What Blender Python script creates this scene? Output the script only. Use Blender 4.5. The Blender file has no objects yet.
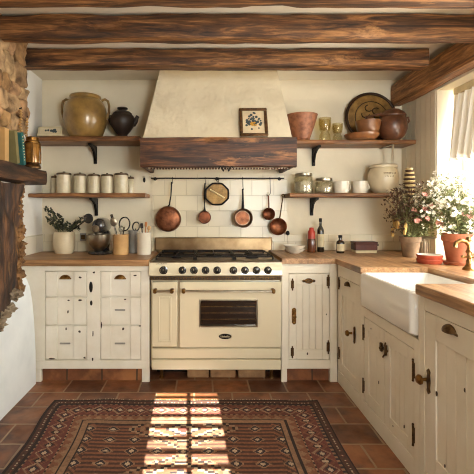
import bpy, bmesh, math, random
from mathutils import Vector, Matrix, noise
from itertools import product
R = math.radians
rnd = random.Random(7)
SC = bpy.context.scene
COL = SC.collection
F = 404.0; VX = 203.0; VY = 211.0; CH = 1.305      # focal length and principal point of the photograph, eye height

def P(px, py, Y): return Vector(((px-VX)*Y/F, Y, CH+(VY-py)*Y/F))
def PX(px, Y): return (px-VX)*Y/F
def PZ(py, Y): return CH+(VY-py)*Y/F

# ------------------------------------------------------------------ mesh builder
class MB:
    def __init__(s): s.v=[]; s.f=[]; s.c=[]; s.xf=Matrix.Identity(4); s.col=None
    def add(s, vs, fs, col=None):
        b=len(s.v); s.v += [s.xf @ Vector(v) for v in vs]
        s.f += [tuple(b+i for i in f) for f in fs]
        c = col if col is not None else s.col
        s.c += [c]*len(fs)
        return s
    def box(s, x0,x1,y0,y1,z0,z1,b=0.0):
        lo=(min(x0,x1),min(y0,y1),min(z0,z1)); hi=(max(x0,x1),max(y0,y1),max(z0,z1))
        b=min(b, *(0.49*(hi[i]-lo[i]) for i in range(3)))
        if b<=0:
            vs=[(lo[0] if i==0 else hi[0], lo[1] if j==0 else hi[1], lo[2] if k==0 else hi[2]) for i,j,k in product((0,1),repeat=3)]
            return s.add(vs,[(0,1,3,2),(4,6,7,5),(0,4,5,1),(2,3,7,6),(0,2,6,4),(1,5,7,3)])
        vs=[]; ix={}
        for c in product((0,1),repeat=3):
            for a in range(3):
                p=[]
                for i in range(3):
                    e = lo[i] if c[i]==0 else hi[i]
                    if i!=a: e += b if c[i]==0 else -b
                    p.append(e)
                ix[c,a]=len(vs); vs.append(p)
        fs=[]
        for a in range(3):
            o=[i for i in range(3) if i!=a]
            for sg in (0,1):
                q=[]
                for u,w in ((0,0),(1,0),(1,1),(0,1)):
                    c=[0,0,0]; c[a]=sg; c[o[0]]=u; c[o[1]]=w; q.append(ix[tuple(c),a])
                fs.append(tuple(q))
            for u,w in product((0,1),repeat=2):
                c1=[0,0,0]; c2=[0,0,0]; c1[a]=0; c2[a]=1
                c1[o[0]]=c2[o[0]]=u; c1[o[1]]=c2[o[1]]=w; c1=tuple(c1); c2=tuple(c2)
                fs.append((ix[c1,o[0]],ix[c2,o[0]],ix[c2,o[1]],ix[c1,o[1]]))
        for c in product((0,1),repeat=3): fs.append((ix[c,0],ix[c,1],ix[c,2]))
        return s.add(vs,fs)
    def lathe(s, prof, c=(0,0,0), n=28, axis='z', sx=1, sy=1):
        vs=[]; fs=[]; rings=[]
        for r,z in prof:
            if r<=1e-6: rings.append([len(vs)]); vs.append((0,0,z))
            else:
                rings.append(list(range(len(vs),len(vs)+n)))
                vs += [(r*sx*math.cos(2*math.pi*i/n), r*sy*math.sin(2*math.pi*i/n), z) for i in range(n)]
        for a,b in zip(rings,rings[1:]):
            for i in range(n):
                j=(i+1)%n
                if len(a)==1 and len(b)==1: continue
                if len(a)==1: fs.append((a[0],b[i],b[j]))
                elif len(b)==1: fs.append((a[i],a[j],b[0]))
                else: fs.append((a[i],a[j],b[j],b[i]))
        if len(rings[0])>1: fs.append(tuple(rings[0]))
        if len(rings[-1])>1: fs.append(tuple(rings[-1]))
        out=[]
        for v in vs:
            x,y,z=v
            if axis=='y': v=(x,-z,y)        # grows toward -y (the room)
            elif axis=='x': v=(-z,x,y)      # grows toward -x
            out.append((v[0]+c[0],v[1]+c[1],v[2]+c[2]))
        return s.add(out,fs)
    def tube(s, pts, r, n=10, closed=False):
        pts=[Vector(p) for p in pts]; m=len(pts)
        rs = r if isinstance(r,(list,tuple)) else [r]*m
        vs=[]; fs=[]; up=None
        for i,p in enumerate(pts):
            if closed: t=pts[(i+1)%m]-pts[i-1]
            else: t=pts[min(i+1,m-1)]-pts[max(i-1,0)]
            t.normalize()
            if up is None:
                up=Vector((0,0,1)) if abs(t.z)<.9 else Vector((1,0,0))
            a=(up-t*up.dot(t)); 
            if a.length<1e-5: a=t.orthogonal()
            a.normalize(); b=t.cross(a); up=a
            vs += [p+(a*math.cos(2*math.pi*k/n)+b*math.sin(2*math.pi*k/n))*rs[i] for k in range(n)]
        for i in range(m if closed else m-1):
            j=(i+1)%m
            for k in range(n):
                l=(k+1)%n
                fs.append((i*n+k,i*n+l,j*n+l,j*n+k))
        if not closed: fs += [tuple(range(n)), tuple(range((m-1)*n,m*n))]
        return s.add(vs,fs)
    def prism(s, poly, a, b, axis='x'):
        n=len(poly); vs=[]
        for t in (a,b):
            for u,w in poly:
                vs.append((t,u,w) if axis=='x' else (u,t,w) if axis=='y' else (u,w,t))
        fs=[tuple(range(n)),tuple(range(n,2*n))]+[(i,(i+1)%n,n+(i+1)%n,n+i) for i in range(n)]
        return s.add(vs,fs)
    def ball(s, c, r, sub=2, nz=0, ns=3, seed=0, sq=1.0, col=None):
        bm=bmesh.new(); bmesh.ops.create_icosphere(bm,subdivisions=sub,radius=1)
        rr = r if isinstance(r,(tuple,list)) else (r,r,r)
        vs=[]
        for v in bm.verts:
            d=v.co.copy()
            if sq!=1: d=Vector([math.copysign(abs(x)**sq,x) for x in d])
            k=1+nz*noise.noise(v.co*ns+Vector((seed*3.1,seed*1.7,seed)))
            vs.append((c[0]+d.x*rr[0]*k,c[1]+d.y*rr[1]*k,c[2]+d.z*rr[2]*k))
        fs=[tuple(v.index for v in f.verts) for f in bm.faces]; bm.free()
        return s.add(vs,fs,col)
    def disc(s, c, d, r, n=12):   # flat round facing d
        d=Vector(d).normalized(); a=d.orthogonal().normalized(); b=d.cross(a)
        return s.add([Vector(c)+(a*math.cos(2*math.pi*i/n)+b*math.sin(2*math.pi*i/n))*r for i in range(n)],[tuple(range(n))])
    def leaf(s, p, d, side, L, W, bend=0.0):
        p=Vector(p); d=Vector(d).normalized(); side=Vector(side); side=(side-d*side.dot(d)); 
        if side.length<1e-4: side=d.orthogonal()
        side.normalize(); n=d.cross(side)
        m=p+d*L*.5+n*bend*L
        t=p+d*L
        return s.add([p,m+side*W*.5-n*W*.12,t,m-side*W*.5-n*W*.12,m],[(0,1,4),(1,2,4),(2,3,4),(3,0,4)])
    def build(s, name, mat, parent=None, loc=(0,0,0), angle=38, recalc=True):
        me=bpy.data.meshes.new(name)
        me.from_pydata([tuple(v) for v in s.v],[],s.f)
        if recalc:
            bm=bmesh.new(); bm.from_mesh(me); bmesh.ops.recalc_face_normals(bm,faces=bm.faces); bm.to_mesh(me); bm.free()
        if any(c is not None for c in s.c):
            at=me.color_attributes.new('Tone','FLOAT_COLOR','CORNER')
            buf=[]
            for p,c in zip(me.polygons,s.c):
                buf += list((c[0],c[1],c[2],1.0) if c is not None else (1,1,1,1))*p.loop_total
            at.data.foreach_set('color',buf)
        me.polygons.foreach_set('use_smooth',[True]*len(me.polygons))
        me.set_sharp_from_angle(angle=R(angle))
        me.materials.append(mat)
        o=bpy.data.objects.new(name,me); COL.objects.link(o)
        o.location=loc
        if parent is not None: o.parent=parent
        return o

def thing(name,label,cat,loc=(0,0,0),rz=0,group=None):
    o=bpy.data.objects.new(name,None); COL.objects.link(o)
    o.empty_display_size=.05
    o.location=loc; o.rotation_euler=(0,0,rz); return tag(o,label,cat,group)
def tag(o,label,cat,group=None):
    o['label']=label; o['category']=cat
    if group: o['group']=group
    return o
def struct(mb,name,mat,loc=(0,0,0),angle=38):
    o=mb.build(name,mat,None,loc,angle); o['kind']='structure'; return o
def dup(root,loc,label=None,rz=None):
    r=root.copy(); COL.objects.link(r); r.location=loc
    if label: r['label']=label
    if rz is not None: r.rotation_euler=(0,0,rz)
    for ch in list(root.children):
        c=ch.copy(); COL.objects.link(c); c.parent=r
        for g in list(ch.children):
            d=g.copy(); COL.objects.link(d); d.parent=c
    return r

# ------------------------------------------------------------------ materials
def lin(c):
    if isinstance(c,str): c=[int(c[i:i+2],16)/255 for i in (0,2,4)]
    else: c=[x/255 for x in c]
    return tuple(x/12.92 if x<=.04045 else ((x+.055)/1.055)**2.4 for x in c)+(1,)
class NT:
    def __init__(s,name):
        s.m=bpy.data.materials.new(name); s.m.use_nodes=True; s.t=s.m.node_tree; s.n=s.t.nodes
        s.b=s.n['Principled BSDF']; s.out=s.n['Material Output']
    def N(s,t,**k):
        n=s.n.new(t)
        for a,v in k.items():
            if hasattr(n,a) and a not in ('inputs',): setattr(n,a,v)
        return n
    def L(s,a,b): s.t.links.new(a,b)
    def coords(s,scale=(1,1,1),rot=(0,0,0),world=False):
        if world: src=s.N('ShaderNodeNewGeometry').outputs['Position']
        else: src=s.N('ShaderNodeTexCoord').outputs['Object']
        mp=s.N('ShaderNodeMapping'); mp.inputs['Scale'].default_value=scale; mp.inputs['Rotation'].default_value=rot
        s.L(src,mp.inputs['Vector']); return mp.outputs['Vector']
    def noise(s,vec,scale,detail=4,rough=.55,dist=0):
        n=s.N('ShaderNodeTexNoise'); n.inputs['Scale'].default_value=scale; n.inputs['Detail'].default_value=detail
        n.inputs['Roughness'].default_value=rough; n.inputs['Distortion'].default_value=dist
        s.L(vec,n.inputs['Vector']); return n.outputs['Fac']
    def ramp(s,fac,stops,interp='LINEAR'):
        r=s.N('ShaderNodeValToRGB'); e=r.color_ramp.elements; r.color_ramp.interpolation=interp
        while len(e)<len(stops): e.new(.5)
        for el,(p,c) in zip(e,stops): el.position=p; el.color=c
        s.L(fac,r.inputs['Fac']); return r.outputs['Color']
    def mix(s,fac,a,b,mode='MIX'):
        m=s.N('ShaderNodeMix'); m.data_type='RGBA'; m.blend_type=mode
        for inp,v in ((m.inputs[0],fac),(m.inputs[6],a),(m.inputs[7],b)):
            if hasattr(v,'is_linked'): s.L(v,inp)
            else: inp.default_value=v
        return m.outputs[2]
    def bump(s,h,strength=.3,dist=.01):
        b=s.N('ShaderNodeBump'); b.inputs['Strength'].default_value=strength; b.inputs['Distance'].default_value=dist
        s.L(h,b.inputs['Height']); s.L(b.outputs['Normal'],s.b.inputs['Normal'])
    def set(s,**k):
        for a,v in k.items():
            i=s.b.inputs[a.replace('_',' ')]
            if hasattr(v,'is_linked'): s.L(v,i)
            else: i.default_value=v

def plain(name,c,rough=.5,metal=0,c2=None,vs=12,bump=0,bs=40,tone=False,world=False,coat=0,alpha=1,trans=0):
    t=NT(name); v=t.coords(world=world)
    c=lin(c); c2=lin(c2) if c2 else tuple(x*.78 for x in c[:3])+(1,)
    col=t.ramp(t.noise(v,vs,5),[(.3,c2),(.65,c)])
    if tone:
        a=t.N('ShaderNodeVertexColor'); a.layer_name='Tone'
        col=t.mix(1.0,col,a.outputs['Color'],'MULTIPLY')
    t.set(Base_Color=col,Roughness=rough,Metallic=metal)
    if coat: t.set(Coat_Weight=coat,Coat_Roughness=.1)
    if trans: t.set(Transmission_Weight=trans)
    if bump: t.bump(t.noise(v,bs,6,.6),bump,.01)
    return t.m
def wood(name,dark,mid,light,axis='x',fine=30,rough=.55,bump=.35,wear=None,wearlo=.58,world=False):
    t=NT(name)
    lo,hi=1.2,14
    sc={'x':(lo,hi,hi),'y':(hi,lo,hi),'z':(hi,hi,lo)}[axis]
    v=t.coords(sc,world=world); v1=t.coords(world=world)
    g=t.noise(v,1.6,8,.62,1.2); g2=t.noise(v,5.5,6,.65,.4)
    col=t.ramp(g,[(.36,lin(dark)),(.5,lin(mid)),(.66,lin(light))])
    col=t.mix(t.ramp(g2,[(.4,(0,0,0,1)),(.62,(.55,.55,.55,1))]),col,lin(dark))
    if wear:
        v2=t.coords({'x':(.45,2,2),'y':(2,.45,2),'z':(2,2,.45)}[axis],world=world)
        w=t.ramp(t.noise(v2,3.4,8,.7,.3),[(wearlo,(0,0,0,1)),(wearlo+.08,(.85,.85,.85,1))])
        col=t.mix(w,col,lin(wear))
    t.set(Base_Color=col,Roughness=rough)
    h=t.mix(.5,g,g2); t.bump(h,bump,.01)
    return t.m
def tiles(name,c1,c2,grout,w,h,axes='xz',gap=.004,rough=.3,off=.5,bumpd=.004,var=None,world=True,nz=8,rough2=None,shift=(0,0)):
    t=NT(name)
    src=t.N('ShaderNodeNewGeometry').outputs['Position'] if world else t.N('ShaderNodeTexCoord').outputs['Object']
    sp=t.N('ShaderNodeSeparateXYZ'); t.L(src,sp.inputs[0])
    cb=t.N('ShaderNodeCombineXYZ')
    ix={'x':0,'y':1,'z':2}
    for k in (0,1):
        ad=t.N('ShaderNodeMath',operation='ADD'); ad.inputs[1].default_value=shift[k]+20*(w if k==0 else h)
        t.L(sp.outputs[ix[axes[k]]],ad.inputs[0]); t.L(ad.outputs[0],cb.inputs[k])
    # slightly uneven hand laid joints
    nzv=t.N('ShaderNodeTexNoise'); nzv.inputs['Scale'].default_value=9; t.L(src,nzv.inputs['Vector'])
    wv=t.N('ShaderNodeVectorMath',operation='MULTIPLY_ADD'); wv.inputs[1].default_value=(gap*1.1,)*3
    t.L(nzv.outputs['Color'],wv.inputs[0]); t.L(cb.outputs[0],wv.inputs[2])
    b=t.N('ShaderNodeTexBrick'); b.offset=off; b.offset_frequency=2; b.squash=1
    b.inputs['Scale'].default_value=1; b.inputs['Brick Width'].default_value=w; b.inputs['Row Height'].default_value=h
    b.inputs['Mortar Size'].default_value=gap; b.inputs['Mortar Smooth'].default_value=.25; b.inputs['Bias'].default_value=0
    b.inputs['Color1'].default_value=lin(c1); b.inputs['Color2'].default_value=lin(c2); b.inputs['Mortar'].default_value=lin(grout)
    t.L(wv.outputs[0],b.inputs['Vector'])
    col=b.outputs['Color']
    if var:
        n1=t.noise(src,nz,6,.65); n2=t.noise(src,nz*.35,4,.6)
        inv=t.N('ShaderNodeMath',operation='SUBTRACT'); inv.inputs[0].default_value=1; t.L(b.outputs['Fac'],inv.inputs[1])
        m1=t.ramp(n1,[(.38,(0,0,0,1)),(.68,(.8,.8,.8,1))]); 
        f=t.mix(1.0,m1,inv.outputs[0],'MULTIPLY')
        col=t.mix(f,col,lin(var[0]))
        m2=t.ramp(n2,[(.5,(0,0,0,1)),(.62,(.7,.7,.7,1))]); f2=t.mix(1.0,m2,inv.outputs[0],'MULTIPLY')
        col=t.mix(f2,col,lin(var[1]))
    t.set(Base_Color=col)
    if rough2:
        t.set(Roughness=t.ramp(t.noise(src,6,5),[(.35,(rough,)*3+(1,)),(.7,(rough2,)*3+(1,))]))
    else: t.set(Roughness=rough)
    hh=t.N('ShaderNodeMath',operation='MULTIPLY_ADD'); hh.inputs[1].default_value=-1.0
    n3=t.noise(src,14,4); sc=t.N('ShaderNodeMath',operation='MULTIPLY'); sc.inputs[1].default_value=.5; t.L(n3,sc.inputs[0])
    t.L(b.outputs['Fac'],hh.inputs[0]); t.L(sc.outputs[0],hh.inputs[2])
    t.bump(hh.outputs[0],.6,bumpd)
    return t.m
def thin_glass(name,tint,refl=.12):
    t=NT(name); t.n.remove(t.b)
    tr=t.N('ShaderNodeBsdfTransparent'); tr.inputs['Color'].default_value=lin(tint)
    gl=t.N('ShaderNodeBsdfGlossy'); gl.inputs['Roughness'].default_value=.06
    lw=t.N('ShaderNodeLayerWeight'); lw.inputs['Blend'].default_value=.35
    mr=t.N('ShaderNodeMath',operation='MULTIPLY_ADD'); mr.inputs[1].default_value=.3; mr.inputs[2].default_value=refl
    t.L(lw.outputs['Facing'],mr.inputs[0])
    mx=t.N('ShaderNodeMixShader'); t.L(mr.outputs[0],mx.inputs[0]); t.L(tr.outputs[0],mx.inputs[1]); t.L(gl.outputs[0],mx.inputs[2])
    t.L(mx.outputs[0],t.out.inputs['Surface']); return t.m
def fabric(name,c,trans=.4):
    t=NT(name); v=t.coords((1,60,60))
    t.n.remove(t.b)
    d=t.N('ShaderNodeBsdfDiffuse'); d.inputs['Color'].default_value=lin(c)
    tl=t.N('ShaderNodeBsdfTranslucent'); tl.inputs['Color'].default_value=lin(c)
    mx=t.N('ShaderNodeMixShader'); mx.inputs[0].default_value=trans
    t.L(d.outputs[0],mx.inputs[1]); t.L(tl.outputs[0],mx.inputs[2]); t.L(mx.outputs[0],t.out.inputs['Surface'])
    return t.m

M={}
M['plaster']=plain('cream_plaster',(230,219,194),.9,c2=(221,209,183),vs=3,bump=.18,bs=18,world=True)
M['white_plaster']=plain('white_limewash',(232,230,224),.9,c2=(222,219,210),vs=4,bump=.25,bs=14,world=True)
M['hood_plaster']=plain('rough_hood_plaster',(230,217,188),.92,c2=(218,203,172),vs=5,bump=.55,bs=22,world=True)
M['ceiling']=plain('ceiling_limewash',(232,224,204),.92,c2=(222,212,190),vs=3,bump=.15,bs=15,world=True)
M['beam']=wood('old_beam_wood',(36,22,12),(104,66,35),(178,124,72),'x',wear=(188,134,80),wearlo=.6,rough=.6,bump=.6)
M['beam_y']=wood('side_beam_wood',(84,52,26),(156,106,60),(204,148,90),'y',wear=(60,36,20),wearlo=.66,rough=.6,bump=.5)
M['hoodbeam']=wood('hood_beam_wood',(30,17,9),(78,45,24),(136,84,46),'x',wear=(178,120,70),wearlo=.56,rough=.5,bump=.6)
M['mantel']=wood('mantel_wood',(26,15,9),(66,42,25),(112,76,46),'y',wear=(150,106,64),wearlo=.62,rough=.6,bump=.6)
M['post']=wood('post_wood',(22,13,8),(64,41,25),(122,82,48),'z',wear=(176,130,78),wearlo=.6,rough=.65,bump=.8)
M['shelf']=wood('shelf_wood',(84,52,28),(134,88,50),(168,118,72),'x',rough=.5,bump=.25)
M['worktop']=wood('oak_worktop',(124,88,54),(166,124,82),(192,150,106),'x',rough=.42,bump=.15)
M['worktop_y']=wood('oak_worktop_run',(126,90,56),(170,128,86),(196,154,110),'y',rough=.4,bump=.15)
M['paint']=plain('cream_cabinet_paint',(235,227,209),.5,c2=(228,218,197),vs=6,bump=.06,bs=30)
M['paint2']=plain('chalky_cabinet_paint',(231,225,211),.6,c2=(220,212,194),vs=7,bump=.08,bs=26)
M['chip']=plain('bare_wood_chip',(62,44,30),.7)
M['brass']=plain('aged_brass',(150,110,58),.35,1,c2=(92,64,34),vs=40)
M['brightbrass']=plain('polished_brass',(176,140,92),.28,1,c2=(120,88,54),vs=20)
M['iron']=plain('black_iron',(34,30,27),.55,.6,c2=(22,19,17),vs=30)
M['bronze']=plain('dark_bronze',(112,86,54),.4,.85,c2=(64,46,30),vs=50)
M['copper']=plain('worn_copper',(146,92,62),.42,.85,c2=(84,48,33),vs=22,bump=.1,bs=60)
M['darkcopper']=plain('tarnished_copper',(116,66,42),.35,.9,c2=(70,40,27),vs=25,bump=.1,bs=60)
M['steel']=plain('brushed_steel',(176,166,148),.3,1,c2=(146,136,118),vs=15)
M['guard']=plain('heat_stained_steel',(150,126,94),.33,1,c2=(110,86,60),vs=6)
M['tin']=plain('dull_tin_lining',(150,130,108),.38,.9,c2=(112,92,74),vs=18)
M['enamel']=plain('cream_range_enamel',(224,212,182),.22,c2=(220,207,176),vs=3,coat=.5)
M['blackenamel']=plain('black_hob_enamel',(30,27,24),.3,.2)
M['knobblack']=plain('black_knob_gloss',(20,22,26),.15,0,coat=.6)
M['ovenglass']=plain('dark_oven_glass',(38,26,18),.08,0,c2=(30,20,14),coat=.6)
M['tile']=tiles('glazed_wall_tiles',(226,214,186),(219,206,176),(204,190,160),.2,.142,'xz',.0035,.28,.5,.004,shift=(.05,-.03))
M['tile_y']=tiles('glazed_return_tiles',(228,222,206),(222,214,196),(196,186,164),.2,.16,'yz',.004,.28,.5,.004,shift=(.03,-.13))
M['floor']=tiles('terracotta_floor_tiles',(146,90,56),(92,54,34),(142,118,92),.27,.215,'xy',.007,.3,.5,.006,var=((52,30,20),(146,94,58)),nz=7,rough2=.6,shift=(.06,.1))
M['plinth']=tiles('terracotta_plinth_tiles',(150,92,52),(112,66,38),(76,52,36),.27,.2,'xz',.007,.6,.5,.006,var=((86,50,30),(170,112,66)),nz=9,shift=(.1,.05))
M['brick']=plain('pale_firebrick',(166,128,88),.85,c2=(120,88,58),vs=9,bump=.4,bs=40,world=True)
M['stone']=plain('field_stone',(188,158,118),.9,c2=(100,78,54),vs=12,bump=.9,bs=22,tone=True)
M['ceramic']=plain('white_fireclay',(238,236,230),.12,c2=(234,231,224),vs=3,coat=.4)
M['cream_pot']=plain('cream_stoneware',(214,198,166),.35,c2=(196,178,144),vs=9,coat=.2)
M['white_pot']=plain('white_stoneware',(226,218,200),.3,c2=(212,202,182),vs=9,coat=.2)
M['tan_pot']=plain('tan_stoneware',(206,166,112),.4,c2=(184,142,92),vs=10,coat=.2)
M['grey_pot']=plain('grey_stoneware',(150,146,138),.4,c2=(126,122,114),vs=10)
M['ochre']=plain('ochre_glaze',(160,126,68),.3,c2=(104,78,42),vs=7,bump=.12,bs=20,coat=.3)
M['darkpot']=plain('smoked_clay',(52,38,30),.45,c2=(34,25,20),vs=14,bump=.1)
M['terracotta']=plain('terracotta_clay',(176,104,70),.8,c2=(140,80,52),vs=10,bump=.15,bs=40)
M['oldpot']=plain('weathered_clay_pot',(150,122,92),.85,c2=(104,84,62),vs=12,bump=.3,bs=30)
M['basket']=plain('reddish_copper_bowl',(160,104,72),.5,.2,c2=(112,68,46),vs=24,bump=.35,bs=50)
M['browndish']=plain('honey_brown_glaze',(146,96,54),.35,c2=(104,64,36),vs=9,coat=.3)
M['brownpot']=plain('mottled_brown_glaze',(112,68,42),.35,c2=(62,38,26),vs=16,coat=.2,bump=.15)
M['tray']=plain('olive_brass_tray',(172,134,74),.42,.35,c2=(104,76,40),vs=14,bump=.3,bs=28)
M['traydark']=plain('dark_tray_chasing',(58,38,22),.45,.5)
M['glass']=thin_glass('olive_tumbler_glass',(247,241,218),.06)
M['jarglass']=thin_glass('clear_jar_glass',(248,247,240),.06)
M['pane']=thin_glass('window_pane',(250,250,248),.03)
M['canister']=plain('cream_enamel_tin',(212,200,170),.35,0,c2=(188,174,142),vs=10,coat=.2)
M['canisterlid']=plain('brown_tin_lid',(96,76,54),.4,.5)
M['leaf']=plain('sage_leaf',(138,144,92),.6,c2=(88,98,56),vs=30)
M['euc']=plain('dusky_eucalyptus_leaf',(58,62,44),.6,c2=(36,40,28),vs=30)
M['driedleaf']=plain('dried_brown_leaf',(96,64,42),.8,c2=(58,36,26),vs=30)
M['stem']=plain('green_stem',(112,112,66),.7)
M['petal']=plain('white_petal',(246,242,228),.7,c2=(236,228,206),vs=30)
M['pink']=plain('pink_petal',(226,168,154),.7,c2=(192,116,108),vs=30)
M['ochrepetal']=plain('straw_seedhead',(206,170,96),.8,c2=(170,130,66),vs=30)
M['cone_dark']=plain('cone_scale_dark',(74,52,36),.7)
M['cone_pale']=plain('cone_scale_pale',(214,186,130),.7)
M['soil']=plain('potting_soil',(46,32,22),.95,bump=.5,bs=60)
M['bottle']=plain('dark_bottle_glass',(34,26,14),.08,0,coat=.5)
M['amber']=plain('brown_sauce_glass',(92,48,24),.15,coat=.4)
M['redcap']=plain('red_seal',(178,54,32),.4)
M['label']=plain('paper_label',(212,196,158),.8)
M['ink']=plain('faded_ink',(110,84,64),.8)
M['darkwoodbox']=plain('dark_red_tin',(92,44,32),.4,c2=(66,30,22))
M['teal']=plain('teal_book_cloth',(34,96,92),.7,c2=(26,74,72))
M['olivebook']=plain('olive_book_cloth',(118,108,66),.8)
M['tanbook']=plain('tan_book_cloth',(186,146,92),.8)
M['pages']=plain('book_pages',(222,206,170),.9)
M['gilt']=plain('worn_gilt_frame',(112,78,42),.45,.4,c2=(62,40,22),vs=40,bump=.3,bs=80)
M['mountpaper']=plain('cream_print_paper',(226,206,168),.8)
M['blue']=plain('slate_blue_paint',(72,82,84),.8,c2=(50,58,60))
M['yellow']=plain('yellow_paint',(214,158,52),.8)
M['bead']=plain('pale_wood_bead',(190,150,92),.6,c2=(140,100,56))
M['bone']=plain('pale_bone_handle',(226,206,150),.6)
M['curtain']=fabric('linen_curtain',(238,234,226),.12)
M['mixergrey']=plain('mixer_graphite',(52,50,50),.25,.3,coat=.5)
M['groove']=plain('dark_vent_slot',(40,28,18),.6)
M['redsaucer']=plain('red_clay_saucer',(176,76,48),.6)
M['orangewood']=plain('orange_wood',(190,120,60),.5)

# rug and beads with colours of their own
t=NT('knotted_wool_pile'); a=t.N('ShaderNodeVertexColor'); a.layer_name='Tone'
v=t.coords(); nn=t.noise(v,60,4); 
col=t.mix(.35,a.outputs['Color'],t.mix(1.0,a.outputs['Color'],t.ramp(nn,[(.3,(.35,.35,.35,1)),(.7,(1,1,1,1))]),'MULTIPLY'))
t.set(Base_Color=col,Roughness=.95); t.bump(t.noise(v,350,2),.5,.004); M['rug']=t.m

# ------------------------------------------------------------------ room shell
YB=3.72; XL=-1.48; XR=1.83; ZC=2.512; YR=-0.7
struct(MB().box(XL-.25,XR+.3,YR-.3,YB+.2,-.12,0),'floor',M['floor'])
struct(MB().box(XL-.25,XR+.3,YR-.3,YB+.2,ZC,ZC+.12),'ceiling',M['ceiling'])
struct(MB().box(XL-.2,XR+.3,YB,YB+.18,0,ZC),'wall_back',M['plaster'])
struct(MB().box(XL-.2,XL,YR,YB,0,ZC),'wall_left',M['white_plaster'])
WY0,WY1,WZ0,WZ1=1.45,3.16,.945,2.25
mb=MB(); T=.25
mb.box(XR,XR+T,WY1,YB,0,ZC); mb.box(XR,XR+T,YR,WY0,0,ZC); mb.box(XR,XR+T,WY0,WY1,WZ1,ZC); mb.box(XR,XR+T,WY0,WY1,0,.905)
struct(mb,'wall_right',M['plaster'])
# tongue and groove boards between the corner and the window
mb=MB(); y=WY1+.01
while y<YB-.03:
    mb.box(XR-.006,XR+.002,y+.002,min(y+.072,YB-.004),1.10,2.26,.003); y+=.075
struct(mb,'trim_1',M['plaster'])
# window in the right wall
X=XR+.2; mb=MB()
fr=.05
mb.box(X,X+.045,WY0,WY1,WZ0,WZ0+fr,.006); mb.box(X,X+.045,WY0,WY1,WZ1-fr,WZ1,.006)
for y in (WY0,WY1-fr): mb.box(X,X+.045,y,y+fr,WZ0+fr,WZ1-fr,.006)
for y in (WY0+.57,WY0+1.14): mb.box(X,X+.045,y-.03,y+.03,WZ0+fr,WZ1-fr,.006)
for z in (1.28,1.62,1.95): mb.box(X+.008,X+.037,WY0+fr,WY1-fr,z-.012,z+.012,.004)
for k in range(3):
    y=WY0+.285+.57*k; mb.box(X+.01,X+.035,y-.011,y+.011,WZ0+fr,WZ1-fr,.004)
w=struct(mb,'window_1',M['white_pot'])
MB().box(XR-.014,X-.003,WY0+.005,WY1-.005,.906,.944,.003).build('window_sill',M['worktop_y'],w)
g=MB().box(X+.02,X+.025,WY0+.02,WY1-.02,WZ0+.02,WZ1-.02).build('pane',M['pane'],w)
# rear wall with a small leaded window and a broad one (behind the viewer)
SLOPE=.62
lx0,lx1=-.19,.25                # leaded window
lz0,lz1=1.655,2.29
bx0,bx1,bz0,bz1=.62,1.62,.95,2.2  # broad window
mb=MB(); Y0,Y1=YR-.2,YR
mb.box(XL-.2,lx0,Y0,Y1,0,ZC); mb.box(lx1,bx0,Y0,Y1,0,ZC); mb.box(bx1,XR+.25,Y0,Y1,0,ZC)
mb.box(lx0,lx1,Y0,Y1,0,lz0-.06); mb.box(lx0,lx1,Y0,Y1,lz1+.06,ZC)
mb.box(bx0,bx1,Y0,Y1,0,bz0); mb.box(bx0,bx1,Y0,Y1,bz1,ZC)
struct(mb,'wall_front',M['plaster'])
mb=MB(); Yw=YR-.03
mb.box(lx0,lx1,Yw-.01,Yw,lz0-.06,lz0); mb.box(lx0,lx1,Yw-.01,Yw,lz1,lz1+.06)
cx=(lx0+lx1)/2+.012
mb.box(cx-.014,cx+.014,Yw-.01,Yw,lz0,lz1)
for k in range(1,8):
    z=lz0+(lz1-lz0)*k/8; hw=.011 if k%2 else .014; mb.box(lx0,lx1,Yw-.01,Yw,z-hw,z+hw)
w=struct(mb,'window_2',M['white_pot'])
MB().box(lx0,lx1,Yw-.007,Yw-.004,lz0,lz1).build('pane',M['pane'],w)
mb=MB(); Yw=YR-.1
for x in (bx0,(bx0+bx1)/2-.025,bx1-.05): mb.box(x,x+.05,Yw-.04,Yw,bz0,bz1)
for z in (bz0,(bz0+bz1)/2-.02,bz1-.05): mb.box(bx0,bx1,Yw-.035,Yw-.005,z,z+.05)
w=struct(mb,'window_3',M['white_pot'])
MB().box(bx0+.02,bx1-.02,Yw-.022,Yw-.018,bz0+.02,bz1-.02).build('pane',M['pane'],w)
struct(MB().box(.42,2.1,YR-3.4,YR-.3,2.24,2.34),'added_sun_blocker',M['beam_y'])  # unseen slab added outside to keep direct sun out of the broad window
# tiled splashbacks
struct(MB().box(-.468,.771,YB-.012,YB+.002,.935,1.64),'trim_2',M['tile'])
struct(MB().box(XL+.012,-.47,YB-.016,YB+.002,.935,1.094,.003),'trim_3',M['tile'])
struct(MB().box(.773,XR-.012,YB-.016,YB+.002,.945,1.09,.003),'trim_4',M['tile'])
struct(MB().box(XL-.002,XL+.012,3.10,YB,.935,1.094,.003),'trim_5',M['tile_y'])
struct(MB().box(XR-.012,XR+.002,WY1,YB,.945,1.09,.003),'trim_6',M['tile_y'])

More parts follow.
